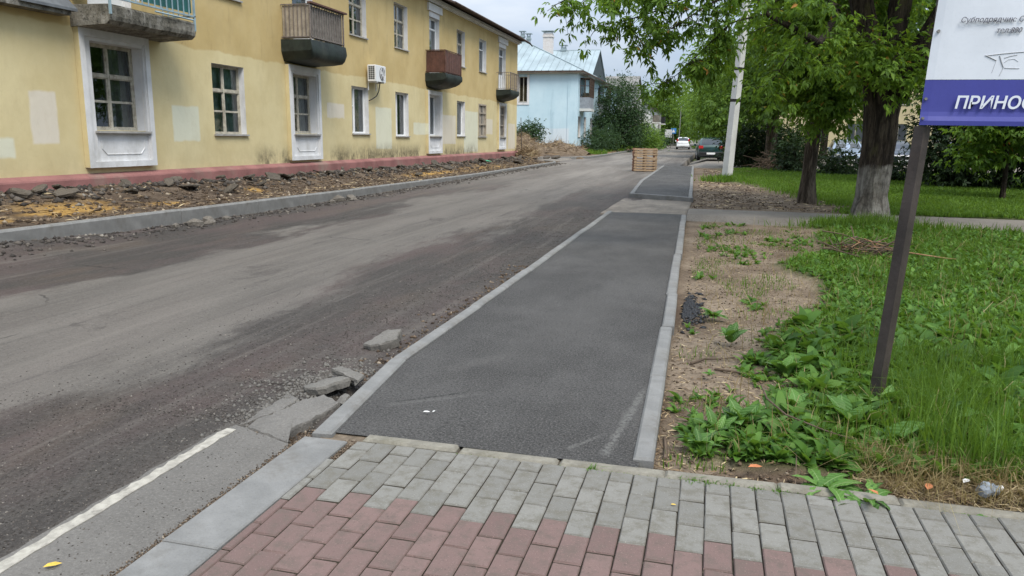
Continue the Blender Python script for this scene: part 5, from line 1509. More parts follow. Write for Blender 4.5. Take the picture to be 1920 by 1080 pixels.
def scatter_rocks(name, n, xf, yf, zf, smin, smax, m, seed, kind='stuff', flat=.7):
    g = np.random.default_rng(seed)
    x, y = xf(g, n), yf(g, n)
    if callable(zf): z = zf(x, y)
    s = np.exp(g.uniform(np.log(smin), np.log(smax), n))
    base = np.array([(1, 0, 0), (0, 1, 0), (-1, 0, 0), (0, -1, 0), (0, 0, 1), (0, 0, -1)], float)
    fc = np.array([(0, 1, 4), (1, 2, 4), (2, 3, 4), (3, 0, 4), (1, 0, 5), (2, 1, 5), (3, 2, 5), (0, 3, 5)])
    V = base[None] * g.uniform(.6, 1.3, (n, 6, 1)) + g.normal(0, .12, (n, 6, 3))
    a = g.uniform(0, 6.28, n); ca, sa = np.cos(a), np.sin(a)
    V = np.stack([V[..., 0] * ca[:, None] - V[..., 1] * sa[:, None], V[..., 0] * sa[:, None] + V[..., 1] * ca[:, None], V[..., 2] * flat], -1) * s[:, None, None]
    V += np.stack([x, y, z + s * .15], 1)[:, None]
    F = (fc[None] + 6 * np.arange(n)[:, None, None]).reshape(-1, 3)
    o = np_mesh(name, V.reshape(-1, 3), F, m)
    o['kind'] = kind
    return o
def soilbit_mat():
    t = NT('soil_clod')
    r = t.island()
    return t.done(t.ramp(r, (0, (.035, .026, .02)), (.5, (.095, .068, .046)), (.9, (.165, .125, .088)), (1, (.3, .25, .19))), .95, .12)
m_clod = soilbit_mat()
def grit_mat():
    t = NT('road_grit')
    r = t.island()
    return t.done(t.ramp(r, (0, (.034, .03, .027)), (.5, (.062, .054, .047)), (.93, (.115, .1, .085)), (1, (.26, .235, .2))), .95, .15)
m_grit = grit_mat()
xe = lambda g, n: -2.02 - np.abs(g.normal(0, .75, n))
scatter_rocks('road_gravel', 16000, xe, lambda g, n: 3.4 + 13 * g.random(n) ** 1.6, road_z, .0025, .008, m_grit, 1)
scatter_rocks('road_gravel', 7000, lambda g, n: -2.41 - np.abs(g.normal(0, .8, n)), lambda g, n: 1.2 + 2.4 * g.random(n), road_z, .002, .006, m_grit, 2)
scatter_rocks('road_gravel', 380, lambda g, n: g.uniform(-2.28, -1.9, n), lambda g, n: g.uniform(1.6, 3.3, n), lambda x, y: -.012 + 0 * x, .0015, .005, m_grit, 3)
scatter_rocks('joint_grit', 3200, lambda g, n: g.normal(-1.912, .014, n), lambda g, n: g.uniform(1.4, 3.32, n), lambda x, y: -.010 + 0 * x, .0015, .006, m_clod, 13)
scatter_rocks('joint_grit', 900, lambda g, n: g.normal(-1.65, .016, n), lambda g, n: g.uniform(2.95, 3.32, n), lambda x, y: -.012 + 0 * x, .0015, .006, m_clod, 14)
scatter_rocks('joint_grit', 1500, lambda g, n: g.uniform(-2.25, -1.93, n), lambda g, n: g.uniform(3.28, 3.5, n), lambda x, y: road_z(x, y) + .004, .002, .012, m_clod, 15)
scatter_rocks('kerb_rubble', 2600, lambda g, n: -8.68 + np.abs(g.normal(0, .3, n)), lambda g, n: g.uniform(7, 44, n), road_z, .012, .05, m_grit, 4)
scatter_rocks('soil_clods', 7000, lambda g, n: g.uniform(-12.0, -9.0, n), lambda g, n: 7.5 + 38 * g.random(n), strip_z, .012, .06, m_clod, 5)
scatter_rocks('soil_clods', 2200, lambda g, n: g.normal(-11.1, .35, n), lambda g, n: 7.5 + 39 * g.random(n), strip_z, .03, .10, m_grit, 6)
scatter_rocks('verge_clods', 4000, lambda g, n: -.2 + 1.9 * g.random(n), lambda g, n: 3.45 + 10.5 * g.random(n) ** 1.4, verge_z, .004, .016, m_clod, 7)
scatter_rocks('verge_clods', 3500, lambda g, n: -.4 + 3.4 * g.random(n), lambda g, n: 17.5 + 22 * g.random(n), verge_z, .01, .035, m_clod, 8)
scatter_rocks('slab_crumbs', 1800, lambda g, n: g.normal(-2.25, .16, n).clip(-2.9, -1.99), lambda g, n: g.normal(3.95, .38, n), road_z, .003, .02, m_chunkg, 16)
scatter_rocks('slab_crumbs', 900, lambda g, n: -2.0 - np.abs(g.normal(0, .12, n)), lambda g, n: g.uniform(4.2, 9, n), road_z, .003, .025, m_clod, 17)
cr = scatter_rocks('asphalt_crumbs', 500, lambda g, n: -.17 + np.abs(g.normal(0, .07, n)), lambda g, n: g.normal(7.05, .3, n), verge_z, .01, .035, m_black, 9)

# straw, chips and twigs on the bare soil
def straw(name, n, xf, yf, zf, lmin, lmax, w, m, seed, lift=.004):
    g = np.random.default_rng(seed)
    x, y = xf(g, n), yf(g, n); z = zf(x, y) + lift
    a = g.uniform(0, 6.28, n); l = g.uniform(lmin, lmax, n) / 2; ww = w * g.uniform(.5, 1.4, n)
    dx, dy = np.cos(a) * l, np.sin(a) * l; px, py = -np.sin(a) * ww, np.cos(a) * ww
    dz = g.normal(0, .15, n) * l
    V = np.stack([np.stack([x - dx, y - dy, z - dz], 1), np.stack([x + px, y + py, z + ww * .9], 1), np.stack([x + dx, y + dy, z + dz], 1), np.stack([x - px, y - py, z], 1)], 1)
    F = (np.array([(0, 1, 3), (1, 2, 3)])[None] + 4 * np.arange(n)[:, None, None]).reshape(-1, 3)
    o = np_mesh(name, V.reshape(-1, 3), F, m); o['kind'] = 'stuff'
    return o
def straw_mat():
    t = NT('dry_straw')
    return t.done(t.ramp(t.island(), (0, (.07, .045, .028)), (.5, (.22, .15, .085)), (1, (.46, .37, .22))), .9, .2)
m_straw = straw_mat()
straw('straw_litter', 5000, lambda g, n: -.2 + 1.6 * g.random(n) ** 1.3, lambda g, n: 3.42 + 9 * g.random(n) ** 1.5, verge_z, .02, .08, .0028, m_straw, 1)
straw('straw_litter', 1500, lambda g, n: g.uniform(.7, 1.6, n), lambda g, n: g.normal(3.5, .07, n), verge_z, .04, .16, .002, m_straw, 2, .02)
straw('straw_litter', 2500, lambda g, n: -.4 + 3.2 * g.random(n), lambda g, n: 17.8 + 22 * g.random(n), verge_z, .06, .3, .01, m_straw, 3)
straw('straw_litter', 2500, lambda g, n: g.uniform(-11.9, -9.0, n), lambda g, n: 8 + 38 * g.random(n), strip_z, .06, .35, .01, m_straw, 4, .02)

m_twig = simple('grey_brown_twig', (.10, .072, .05), .3, 10, .9, .2, .4, (.07, .05, .035), 60)
m_twig2 = simple('peeled_twig', (.26, .15, .08), .3, 10, .85, .2, .3)
def stick(label, pts, r, m=None, side=()):
    mb = MB()
    z = lambda x, y: float(verge_z(np.array(x), np.array(y)))
    n = len(pts)
    mb.tube([(x, y, z(x, y) + r * .8 + h) for x, y, h in pts], [r * (1 - .5 * i / (n - 1)) for i in range(n)], 6)
    for s in side: mb.tube([(x, y, z(x, y) + h) for x, y, h in s], r * .5, 5)
    return tag(mb.build('stick', m or m_twig), label, 'stick')
stick('short thick stick lying on the soil against the right kerb', [(-.135, 3.58, 0), (-.14, 3.72, .004), (-.155, 3.88, 0)], .012)
stick('long bent twig on bare soil near the middle of the right kerb', [(-.06, 5.29, .005), (.03, 5.42, .01), (.12, 5.44, .01), (.24, 5.52, .01)], .009)
stick('brown twig lying on soil just before the tall weeds', [(.1, 5.2, .005), (.22, 5.15, .012), (.33, 5.14, .01), (.46, 5.18, .02)], .009)
stick('thin forked twig hanging over the big dock leaves', [(.36, 4.55, .12), (.37, 4.25, .10), (.45, 4.02, .09), (.62, 3.9, .08), (.75, 3.86, .06)], .006)
stick('thin dry twig crossing the border of the paving', [(.48, 3.75, .01), (.46, 3.56, .03), (.44, 3.36, .03)], .004)
stick('pale broken branch poking out of the twig heap', [(2.0, 10.75, .12), (2.4, 10.65, .10), (2.9, 10.5, .06), (3.0, 10.47, .05)], .012, m_twig2)
def twig_heap(label, x0, y0, n, rx, hgt, l0, l1, r, seed, mats):
    rr = random.Random(seed)
    mb = MB()
    for i in range(n):
        a, l = rr.uniform(0, 6.28), rr.uniform(l0, l1) / 2
        x, y = x0 + rr.gauss(0, rx), y0 + rr.gauss(0, rx)
        z = float(verge_z(np.array(x), np.array(y))) + abs(rr.gauss(0, hgt)) + .02
        t_ = rr.gauss(0, .3)
        d = Vector((math.cos(a), math.sin(a), t_)) * l
        p = Vector((x, y, z))
        k = Vector((rr.gauss(0, .08), rr.gauss(0, .08), rr.gauss(0, .05))) * l * 2
        mb.cur = rr.randrange(len(mats))
        mb.tube([p - d, p + k, p + d], [r, r * .8, r * .4], 4)
    return tag(mb.build('twig_heap', mats), label, 'twig heap')
twig_heap('heap of dry twigs in the grass in front of the thick trunk', 1.95, 10.75, 110, .17, .09, .2, .7, .008, 3, [m_twig, m_twig, m_twig, m_twig, m_twig, m_twig, m_twig, m_twig2])
twig_heap('heap of brushwood round the far trunk behind the pole', 3.2, 39.6, 90, .55, .3, .8, 2.2, .02, 4, [m_twig, m_twig, m_twig])

# leaves, scraps, bottle
m_orange = simple('orange_dead_leaf', (.42, .16, .07), .3, 20, .8, .2)
m_yellow = simple('yellow_leaf', (.55, .38, .07), .3, 20, .8, .2)
m_paper = simple('white_scrap', (.62, .61, .58), .1, 20, .8, .2)
def leaf_scrap(label, x, y, z, s, m, rz, name='fallen_leaf', cat='leaf'):
    q = MB()
    v = [(-1, 0, .0), (-.45, .38, .16), (.3, .34, .2), (1, 0, .05), (.3, -.34, .14), (-.45, -.38, .2), (0, 0, .02)]
    q.add([(a * s, b * s, c * s) for a, b, c in v], [(0, 5, 6), (5, 4, 6), (4, 3, 6), (3, 2, 6), (2, 1, 6), (1, 0, 6)])
    o = q.build(name, m); o.location = (x, y, z); o.rotation_euler = (.1, .05, rz)
    return tag(o, label, cat)
leaf_scrap('orange dead leaf on soil near the small grass tuft', .275, 3.47, .02, .035, m_orange, .4)
leaf_scrap('curled orange leaf in the dry grass beside the bottle', .99, 3.44, .03, .04, m_orange, 1.2)
leaf_scrap('small orange leaf among weeds overhanging the paving', .74, 3.3, .04, .03, m_orange, 2.2)
leaf_scrap('yellow leaf lying on the old asphalt beside the white line', -2.16, 1.98, -.004, .03, m_yellow, .8)
leaf_scrap('small yellow leaf on the grey paving bricks', -.07, 3.02, .006, .012, m_yellow, .2)
leaf_scrap('white scrap of paper on the near end of the asphalt footpath', -1.42, 3.72, .018, .02, m_paper, .3, 'paper_scrap', 'litter')
leaf_scrap('second white scrap beside the paper on the asphalt footpath', -1.385, 3.74, .018, .013, m_paper, 1.3, 'paper_scrap', 'litter')
leaf_scrap('green plastic scrap on the rubble along the yellow house', -10.6, 36.2, .2, .28, simple('green_plastic', (.03, .33, .17), .1, 4, .4, .4), .5, 'plastic_scrap', 'litter')
m_clear = simple('clear_crumpled_plastic', (.2, .22, .24), .2, 30, .12, .6)
bt = thing('plastic_bottle', 'crumpled clear plastic bottle in the dry grass by the paving', 'bottle', (1.23, 3.47, .035), .5)
q = MB(); rr = random.Random(4); q.tube([(-.05 + .014 * i, rr.uniform(-.006, .006), rr.uniform(-.006, .006)) for i in range(8)], [.02, .03, .026, .032, .024, .03, .022, .012], 9); q.build('body', m_clear, bt)
q = MB(); q.tube([(.05, 0, 0), (.066, 0, 0)], .013, 10); q.build('cap', m_white, bt)
lw = leaf_scrap('white and orange wrapper scrap left of the crumpled bottle', 1.15, 3.5, .05, .03, m_paper, .9, 'wrapper', 'litter')
rod = tag(MB().tube([(0, 0, 0), (-.08, 0, 2.5)], [.03, .02], 6).build('leaning_pole', m_darkmetal), 'thin dark pole leaning at the end of the yellow house', 'pole'); rod.location = (-11.72, 47.95, .05)

# heaps of torn-up earth and straw before the blue house
def heap(label, x0, y0, rx, ry, h, seed, m):
    g = np.random.default_rng(seed)
    n = 46
    u = np.linspace(-1, 1, n); X, Y = np.meshgrid(u, u)
    r = np.sqrt(X ** 2 + Y ** 2)
    Z = np.clip(1 - r ** 1.7, -.2, 1) * h * (.65 + 1.3 * (fbm(X * 2.2 + seed, Y * 2.2, seed) + .2)) + .16 * h * fbm(X * 9, Y * 9, seed + 1)
    V = np.stack([X.ravel() * rx, Y.ravel() * ry, Z.ravel()], 1)
    i = np.arange(n * n).reshape(n, n)
    F = np.stack([i[:-1, :-1].ravel(), i[:-1, 1:].ravel(), i[1:, 1:].ravel(), i[1:, :-1].ravel()], 1)
    o = np_mesh('debris_heap', V, F, m, None, False); o.location = (x0, y0, float(yard_z(np.array(x0), np.array(y0))))
    # stalks sticking out of it
    k = 500
    px, py = g.uniform(-.8, .8, k), g.uniform(-.8, .8, k)
    rr_ = np.sqrt(px ** 2 + py ** 2)
    pz = np.clip(1 - rr_ ** 1.7, -.2, 1) * h * (.65 + 1.3 * (fbm(px * 2.2 + seed, py * 2.2, seed) + .2))
    d = g.normal(0, 1, (k, 3)); d[:, 2] = np.abs(d[:, 2]) * .5; d /= np.linalg.norm(d, axis=1)[:, None]
    p = np.stack([px * rx, py * ry, pz], 1); l = g.uniform(.25, .9, (k, 1)); w = np.cross(d, g.normal(0, 1, (k, 3))); w = w / np.linalg.norm(w, axis=1)[:, None] * .022
    VV = np.stack([p - w, p + w, p + d * l], 1).reshape(-1, 3)
    st_ = np_mesh('stalks', VV, np.arange(3 * k).reshape(-1, 3), m_straw, o); st_['kind'] = 'stuff'
    return tag(o, label, 'debris heap')
def heap_mat():
    t = NT('heaped_dry_earth')
    p = t.pos()
    col = t.ramp(t.noise(p, 2.5, 6, .7), (.3, (.06, .043, .028)), (.5, (.14, .103, .069)), (.7, (.235, .18, .122)))
    return t.done(col, .95, .1, t.bump(t.noise(p, 14, 5, .75), .9, .08))
m_heap = heap_mat()
heap('tall heap of torn earth beside the corner of the yellow house', -13.7, 56.0, 1.9, 2.4, 1.15, 3, m_heap)
heap('long heap of straw and earth in front of the blue house', -11.9, 60.0, 2.6, 3.0, .85, 5, m_heap)
heap('low pile of earth at the kerb end by the driveway', -11.4, 47.6, .9, 1.2, .35, 7, m_heap)
for i, (x, y, s) in enumerate(((-9.75, 49.2, .42), (-10.3, 49.0, .3))):
    o = link_mesh('asphalt_chunk', CH[i]); o.location = (x, y, .1); o.scale = (s, s, s); o.rotation_euler = (.15, -.2, i)
    tag(o, ['larger grey slab lying on the driveway at the kerb end', 'smaller grey slab beside the larger one on the driveway'][i], 'rubble')
# ================================================================== PLANTS
def norm(v): return v / np.maximum(np.linalg.norm(v, axis=-1, keepdims=True), 1e-9)

def compound_leaves(P, D, Sz, g, pairs=1, width=.40, droop=.35):
    """compound leaves: one end leaflet and pairs of side leaflets, each a folded pointed blade of two triangles"""
    N = len(P)
    Z = np.zeros_like(D); Z[:, 2] = 1
    side = norm(np.cross(D, Z) + g.normal(0, .25, D.shape))
    Vs = []
    specs = [(1.0, 0.0, 1.15)]
    for k in range(pairs):
        t = .85 - .38 * k
        specs += [(t, 1.0, 1.0), (t, -1.0, 1.0)]
    for (t, s, ls) in specs:
        base = P + D * (Sz * .9 * t)[:, None]
        d = D * (.55 if s else 1.0) + side * (s * .9) + g.normal(0, .22, D.shape)
        d[:, 2] -= droop
        d = norm(d)
        l = (Sz * ls * g.uniform(.7, 1.2, N))[:, None]
        w = norm(np.cross(d, np.cross(side, D) + g.normal(0, .5, D.shape)))
        up = np.cross(w, d)
        m = base + d * l * .42
        W = l * width * g.uniform(.8, 1.2, (N, 1)) * .5
        Vs.append(np.stack([base, m + w * W + up * W * .35, base + d * l - up * l * .12, m - w * W + up * W * .35], 1))
    V = np.stack(Vs, 1).reshape(-1, 3)
    n = N * len(specs)
    F = (np.array([(0, 2, 1), (0, 3, 2)])[None] + 4 * np.arange(n)[:, None, None]).reshape(-1, 3)
    return V, F

def clumps(ell, g, per, rc, size, flat=.75, out_bias=.6, down=.45, shell=.45):
    """leaf positions: clumps spread through ellipsoids, uneven, with gaps"""
    Ps, Ds, Cs = [], [], []
    for (c, r, nc) in ell:
        c, r = np.array(c, float), np.array(r, float)
        q = norm(g.normal(0, 1, (nc * 2, 3)))
        rad = (shell + (1 - shell) * g.random((nc * 2, 1)) ** .8)
        lump = 1 + .45 * (vnoise(q[:, 0] * 2.3 + c[0], q[:, 1] * 2.3 + q[:, 2] * 1.7 + c[1], int(abs(c[2]) * 10)) - .5)[:, None]
        q = q * rad * lump
        keep = vnoise(q[:, 0] * 2.6 + 5, q[:, 2] * 2.6 + q[:, 1] * 2.0, 3) > .33
        q = q[keep][:nc]
        cc = c + q * r
        k = len(cc)
        m = np.maximum(3, (per * g.uniform(.5, 1.5, k)).astype(int))
        idx = np.repeat(np.arange(k), m)
        off = g.normal(0, 1, (len(idx), 3)) * rc * np.array([1, 1, flat]) * g.uniform(.6, 1.3, k)[idx][:, None]
        d = norm(q / 1.0)[idx] * out_bias + norm(off) * .7 + g.normal(0, .35, (len(idx), 3))
        d[:, 2] -= down
        Ps.append(cc[idx] + off); Ds.append(norm(d)); Cs.append(cc)
    return np.concatenate(Ps), np.concatenate(Ds), np.concatenate(Cs)

def bark_mat(name, dark, light, wash=None):
    t = NT(name)
    p = t.obj()
    _, _, z = t.sep(p)
    fur = t.noise(t.mapv(p, (1, 1, .16)), 11, 5, .7, .6)
    fu2 = t.noise(t.mapv(p, (1, 1, .11)), 26, 5, .75, 1.2)
    big = t.noise(t.mapv(p, (1, 1, .4)), 3.2, 4, .6)
    h = t.math('ADD', t.math('ADD', t.rng(fur, .3, .7), t.math('MULTIPLY', t.rng(fu2, .3, .7), .6)), t.math('MULTIPLY', t.rng(big, .35, .65), .5))
    col = t.mix(t.rng(h, .5, 1.8), dark, light)
    col = t.mix(t.rng(t.noise(t.mapv(p, (1, 1, .3)), 5, 4), .58, .72, 0, .5), col, (.075, .07, .03))
    if wash:
        m = t.math('MULTIPLY', t.rng(t.math('ADD', z, t.math('MULTIPLY', t.math('SUBTRACT', t.noise(p, 6, 4), .5), .25)), wash + .05, wash - .05), t.rng(fur, .34, .62, .35, .95))
        m = t.math('MULTIPLY', m, t.rng(t.noise(p, 2.6, 5, .7), .34, .6, .25, 1))
        col = t.mix(m, col, (.34, .325, .29))
    return t.done(col, .95, .12, t.bump(h, 1.0, .035))
m_bark = bark_mat('dark_furrowed_bark', (.018, .014, .011), (.085, .068, .05))
m_barkw = bark_mat('bark_with_old_whitewash', (.018, .014, .011), (.085, .068, .05), 1.05)
m_barkw2 = bark_mat('grey_brown_bark', (.045, .035, .026), (.18, .145, .11))
m_leaf_near = leaf_mat('maple_leaf', (.038, .082, .012), (.1, .19, .023), (.2, .33, .044), .46, (.45, .2, .05))
m_leaf_mid = leaf_mat('tree_leaf', (.031, .068, .012), (.075, .148, .021), (.15, .25, .038), .43)
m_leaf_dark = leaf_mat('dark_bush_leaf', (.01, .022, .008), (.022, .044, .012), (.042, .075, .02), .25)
m_leaf_far = leaf_mat('far_tree_leaf', (.065, .125, .022), (.125, .22, .04), (.2, .32, .06), .45)
m_leaf_lilac = leaf_mat('lilac_leaf', (.018, .042, .018), (.038, .08, .03), (.075, .135, .05), .3)
m_grass = leaf_mat('grass_blade', (.045, .092, .012), (.095, .185, .022), (.165, .28, .042), .4)
m_weed = leaf_mat('weed_leaf', (.038, .092, .013), (.082, .178, .025), (.145, .27, .045), .34)
m_hay = leaf_mat('dry_grass_blade', (.12, .085, .035), (.26, .2, .09), (.4, .33, .17), .2)

def tree(name, label, loc, ell, seed, leaf, size, per, rc, trunk=None, bark=None, limbs=(), pairs=1, group=None, nbranch=12, sides=10, down=.45, fork=None, width=.4):
    g = np.random.default_rng(seed)
    root = thing(name, label, 'tree' if 'bush' not in name and 'shrub' not in name else 'bush', loc, 0, group)
    P, D, C = clumps(ell, g, per, rc, size, down=down)
    V, F = compound_leaves(P, D, size * g.uniform(.7, 1.3, len(P)), g, pairs, width)
    np_mesh('crown', V, F, leaf, root)
    mb = MB()
    if trunk:
        pts, rad = trunk
        # gnarled: radius wobbles round and along the trunk
        n = sides
        fine = []
        for a in range(len(pts) - 1):
            for s in np.linspace(0, 1, 7)[: (7 if a == len(pts) - 2 else 6)]:
                fine.append((np.array(pts[a]) * (1 - s) + np.array(pts[a + 1]) * s, rad[a] * (1 - s) + rad[a + 1] * s))
        vs, fs = [], []
        for i, (p, r) in enumerate(fine):
            for k in range(n):
                a = 2 * PI * k / n
                rr = r * (1 + .22 * float(fbm(math.cos(a) * 1.6 + seed, math.sin(a) * 1.6 + p[2] * .7, seed)) * 2 + .12 * float(fbm(k * 1.3, p[2] * 2.5, seed + 5)))
                if p[2] < .5: rr *= 1 + .30 * (0.5 - max(p[2], 0)) * (1 + .9 * math.sin(a * 5 + seed))
                vs.append((p[0] + rr * math.cos(a), p[1] + rr * math.sin(a), p[2]))
        for i in range(len(fine) - 1):
            for k in range(n):
                j = (k + 1) % n
                fs.append((i * n + k, i * n + j, (i + 1) * n + j, (i + 1) * n + k))
        mb.add(vs, fs)
        mb.build('trunk', bark or m_bark, root, True)
        for lp_, lr in limbs:
            q = MB(); q.tube(lp_, lr, 9); q.build('limb', bark or m_bark, root, True)
        st = Vector(fork or pts[-1])
        mb = MB()
        for i in range(nbranch):
            c = Vector(C[g.integers(len(C))])
            mid = st.lerp(c, .5) + Vector(g.normal(0, .12, 3)) * (c - st).length * .6
            r0 = max(.012, rad[-1] * .28)
            mb.tube([st, st.lerp(mid, .5) + Vector(g.normal(0, .05, 3)), mid, mid.lerp(c, .6) + Vector(g.normal(0, .05, 3)), c], [r0, r0 * .8, r0 * .55, r0 * .35, .006], 5)
    else:
        for i in range(nbranch):
            c = Vector(C[g.integers(len(C))])
            b = Vector(g.normal(0, .15, 3)); b.z = -.05
            mb.tube([b, b.lerp(c, .5) + Vector(g.normal(0, .15, 3)), c], [.03, .02, .006], 4)
    mb.build('branches', bark or m_bark, root, True)
    return root

# --- the thick forked maple with whitewashed foot
tree('maple_tree', 'thick forked maple with an old whitewashed trunk beside the cross path', (2.83, 15.2, -.02),
     [((.3, .8, 7.2), (4.0, 3.2, 2.1), 400), ((-1.6, -2.0, 4.9), (1.3, 1.6, 1.0), 90), ((3.2, -1.0, 5.3), (1.0, 1.2, .9), 40), ((-.45, -.6, 3.0), (.45, .3, .25), 10), ((.1, -.55, 2.75), (.45, .2, .2), 8), ((2.3, 1.2, 4.6), (1.2, 1.2, 1.2), 60)],
     1, m_leaf_near, .105, 34, .30, trunk=([(0, 0, -.2), (.0, 0, .5), (.03, 0, 1.5), (.02, 0, 2.3), (-.02, 0, 2.9)], [.345, .29, .285, .31, .36]), bark=m_barkw,
     limbs=[([(-.12, 0, 2.6), (-.3, 0, 3.2), (-.5, .05, 4.0), (-.7, .2, 5.6)], [.3, .22, .19, .10]), ([(.05, .05, 2.5), (.12, .05, 3.3), (.2, .05, 4.2), (.3, .3, 6.0)], [.3, .20, .18, .09]),
            ([(.15, -.05, 2.3), (.5, -.1, 2.95), (.85, -.15, 3.7), (1.6, -.3, 5.2)], [.3, .2, .18, .1]), ([(-.1, -.1, 2.7), (-.35, -.25, 2.78), (-.55, -.5, 2.72)], [.07, .05, .03])],
     pairs=2, sides=16, nbranch=30, fork=(.1, .1, 4.6))

# --- branches that hang into the picture over the footway, from a big limb of the maple
def spray(root, pts, n, g, size, rmax, leaf, spread=.2):
    pts = [Vector(p) for p in pts]
    mb = MB(); mb.tube(pts, [rmax * (1 - .85 * i / (len(pts) - 1)) for i in range(len(pts))], 6); mb.build('branch', m_bark, root, True)
    A = np.array(pts)
    seg = np.linalg.norm(np.diff(A, axis=0), axis=1); cum = np.concatenate([[0], np.cumsum(seg)])
    t = cum[-1] * (g.random(n) ** .75)
    base = np.stack([np.interp(t, cum, A[:, k]) for k in range(3)], 1)
    # side twigs: each carries a few leaves that hang
    L_ = g.uniform(.05, spread * 2.2, n)
    dirs = g.normal(0, 1, (n, 3)); dirs[:, 2] = -np.abs(dirs[:, 2]) * .7; dirs = norm(dirs)
    tips = base + dirs * L_[:, None]
    tw = MB()
    for b, e in list(zip(base, tips))[: min(n, 70)]:
        b, e = Vector(b), Vector(e); tw.tube([b, b.lerp(e, .5) + Vector((0, 0, .02)), e], [.006, .004, .002], 3, False)
    tw.build('twigs', m_bark, root)
    k = 7
    idx = np.repeat(np.arange(n), k)
    P = base[idx] + (tips - base)[idx] * g.uniform(.25, 1.05, (n * k, 1)) + g.normal(0, .035, (n * k, 3))
    D = norm(dirs[idx] * .5 + g.normal(0, .55, (n * k, 3)) + np.array([0, 0, -.5]))
    V, F = compound_leaves(P, D, size * g.uniform(.65, 1.25, n * k), g, 2, .36, .45)
    np_mesh('leaves', V, F, leaf, root)
ov = thing('overhanging_limb', 'long leafy maple limb hanging over the footway against the sky', 'branch', (1.25, 10.2, 2.75))
O = Vector((1.25, 10.2, 2.75))
gS = np.random.default_rng(8)
SPR = [([(1.9, 14.6, 3.6), (1.3, 11.5, 2.75), (.85, 10.0, 2.76), (.54, 10.0, 2.92), (.35, 10.0, 3.16), (.1, 9.9, 3.4)], 26, .06, .22),
       ([(.35, 10.0, 3.25), (-.34, 10.0, 3.27), (-.98, 10.0, 3.25), (-1.5, 10.0, 3.2), (-2.0, 10.0, 3.14)], 46, .022, .20),
       ([(-.2, 10.0, 3.26), (-.77, 10.1, 3.02), (-1.2, 10.1, 2.9), (-1.55, 10.1, 2.86)], 30, .014, .17),
       ([(.2, 10.0, 3.2), (-.15, 9.9, 3.05), (-.51, 9.9, 2.82), (-.80, 9.9, 2.66), (-.96, 9.9, 2.5)], 34, .014, .18),
       ([(.5, 10.1, 2.95), (.12, 10.1, 2.86), (-.24, 10.1, 2.5), (-.5, 10.1, 2.25), (-.7, 10.1, 2.12)], 36, .014, .18),
       ([(.1, 10.4, 2.9), (.0, 10.4, 2.68), (-.1, 10.4, 2.4), (-.25, 10.4, 2.2)], 22, .012, .18),
       ([(1.2, 11.2, 2.78), (.9, 11.0, 2.6), (.75, 11.0, 2.3), (.62, 11.0, 2.15)], 26, .012, .22),
       ([(.0, 9.6, 3.3), (-.5, 9.5, 3.12), (-1.0, 9.5, 3.2), (-1.35, 9.4, 3.1)], 26, .012, .16),
       ([(1.5, 12.4, 3.0), (1.3, 12.2, 2.75), (1.45, 12.1, 2.45)], 18, .012, .2), ([(.6, 10.2, 3.1), (.9, 10.0, 3.2), (1.3, 9.9, 3.0)], 22, .012, .22)]
for pts, n, r, sp in SPR:
    spray(ov, [Vector(p) - O for p in pts], n, gS, .085, r, m_leaf_near, sp)

# --- second maple with the thinner trunk
tree('maple_tree', 'slimmer maple with a plain brown trunk left of the thick forked one', (2.3, 20.2, -.02),
     [((.15, -.1, 5.0), (1.75, 1.7, 2.4), 180), ((.0, -.9, 3.1), (.95, .8, 1.0), 60), ((.25, -.9, 2.2), (.55, .5, .45), 26), ((1.3, -.2, 4.2), (.9, .9, 1.1), 44)],
     2, m_leaf_near, .12, 30, .27, trunk=([(0, 0, -.2), (0, 0, .6), (.06, 0, 1.8), (.1, 0, 3.0), (.1, 0, 5.2)], [.20, .165, .15, .14, .07]), bark=m_barkw2, pairs=2, nbranch=22, sides=12, fork=(.1, 0, 3.0))
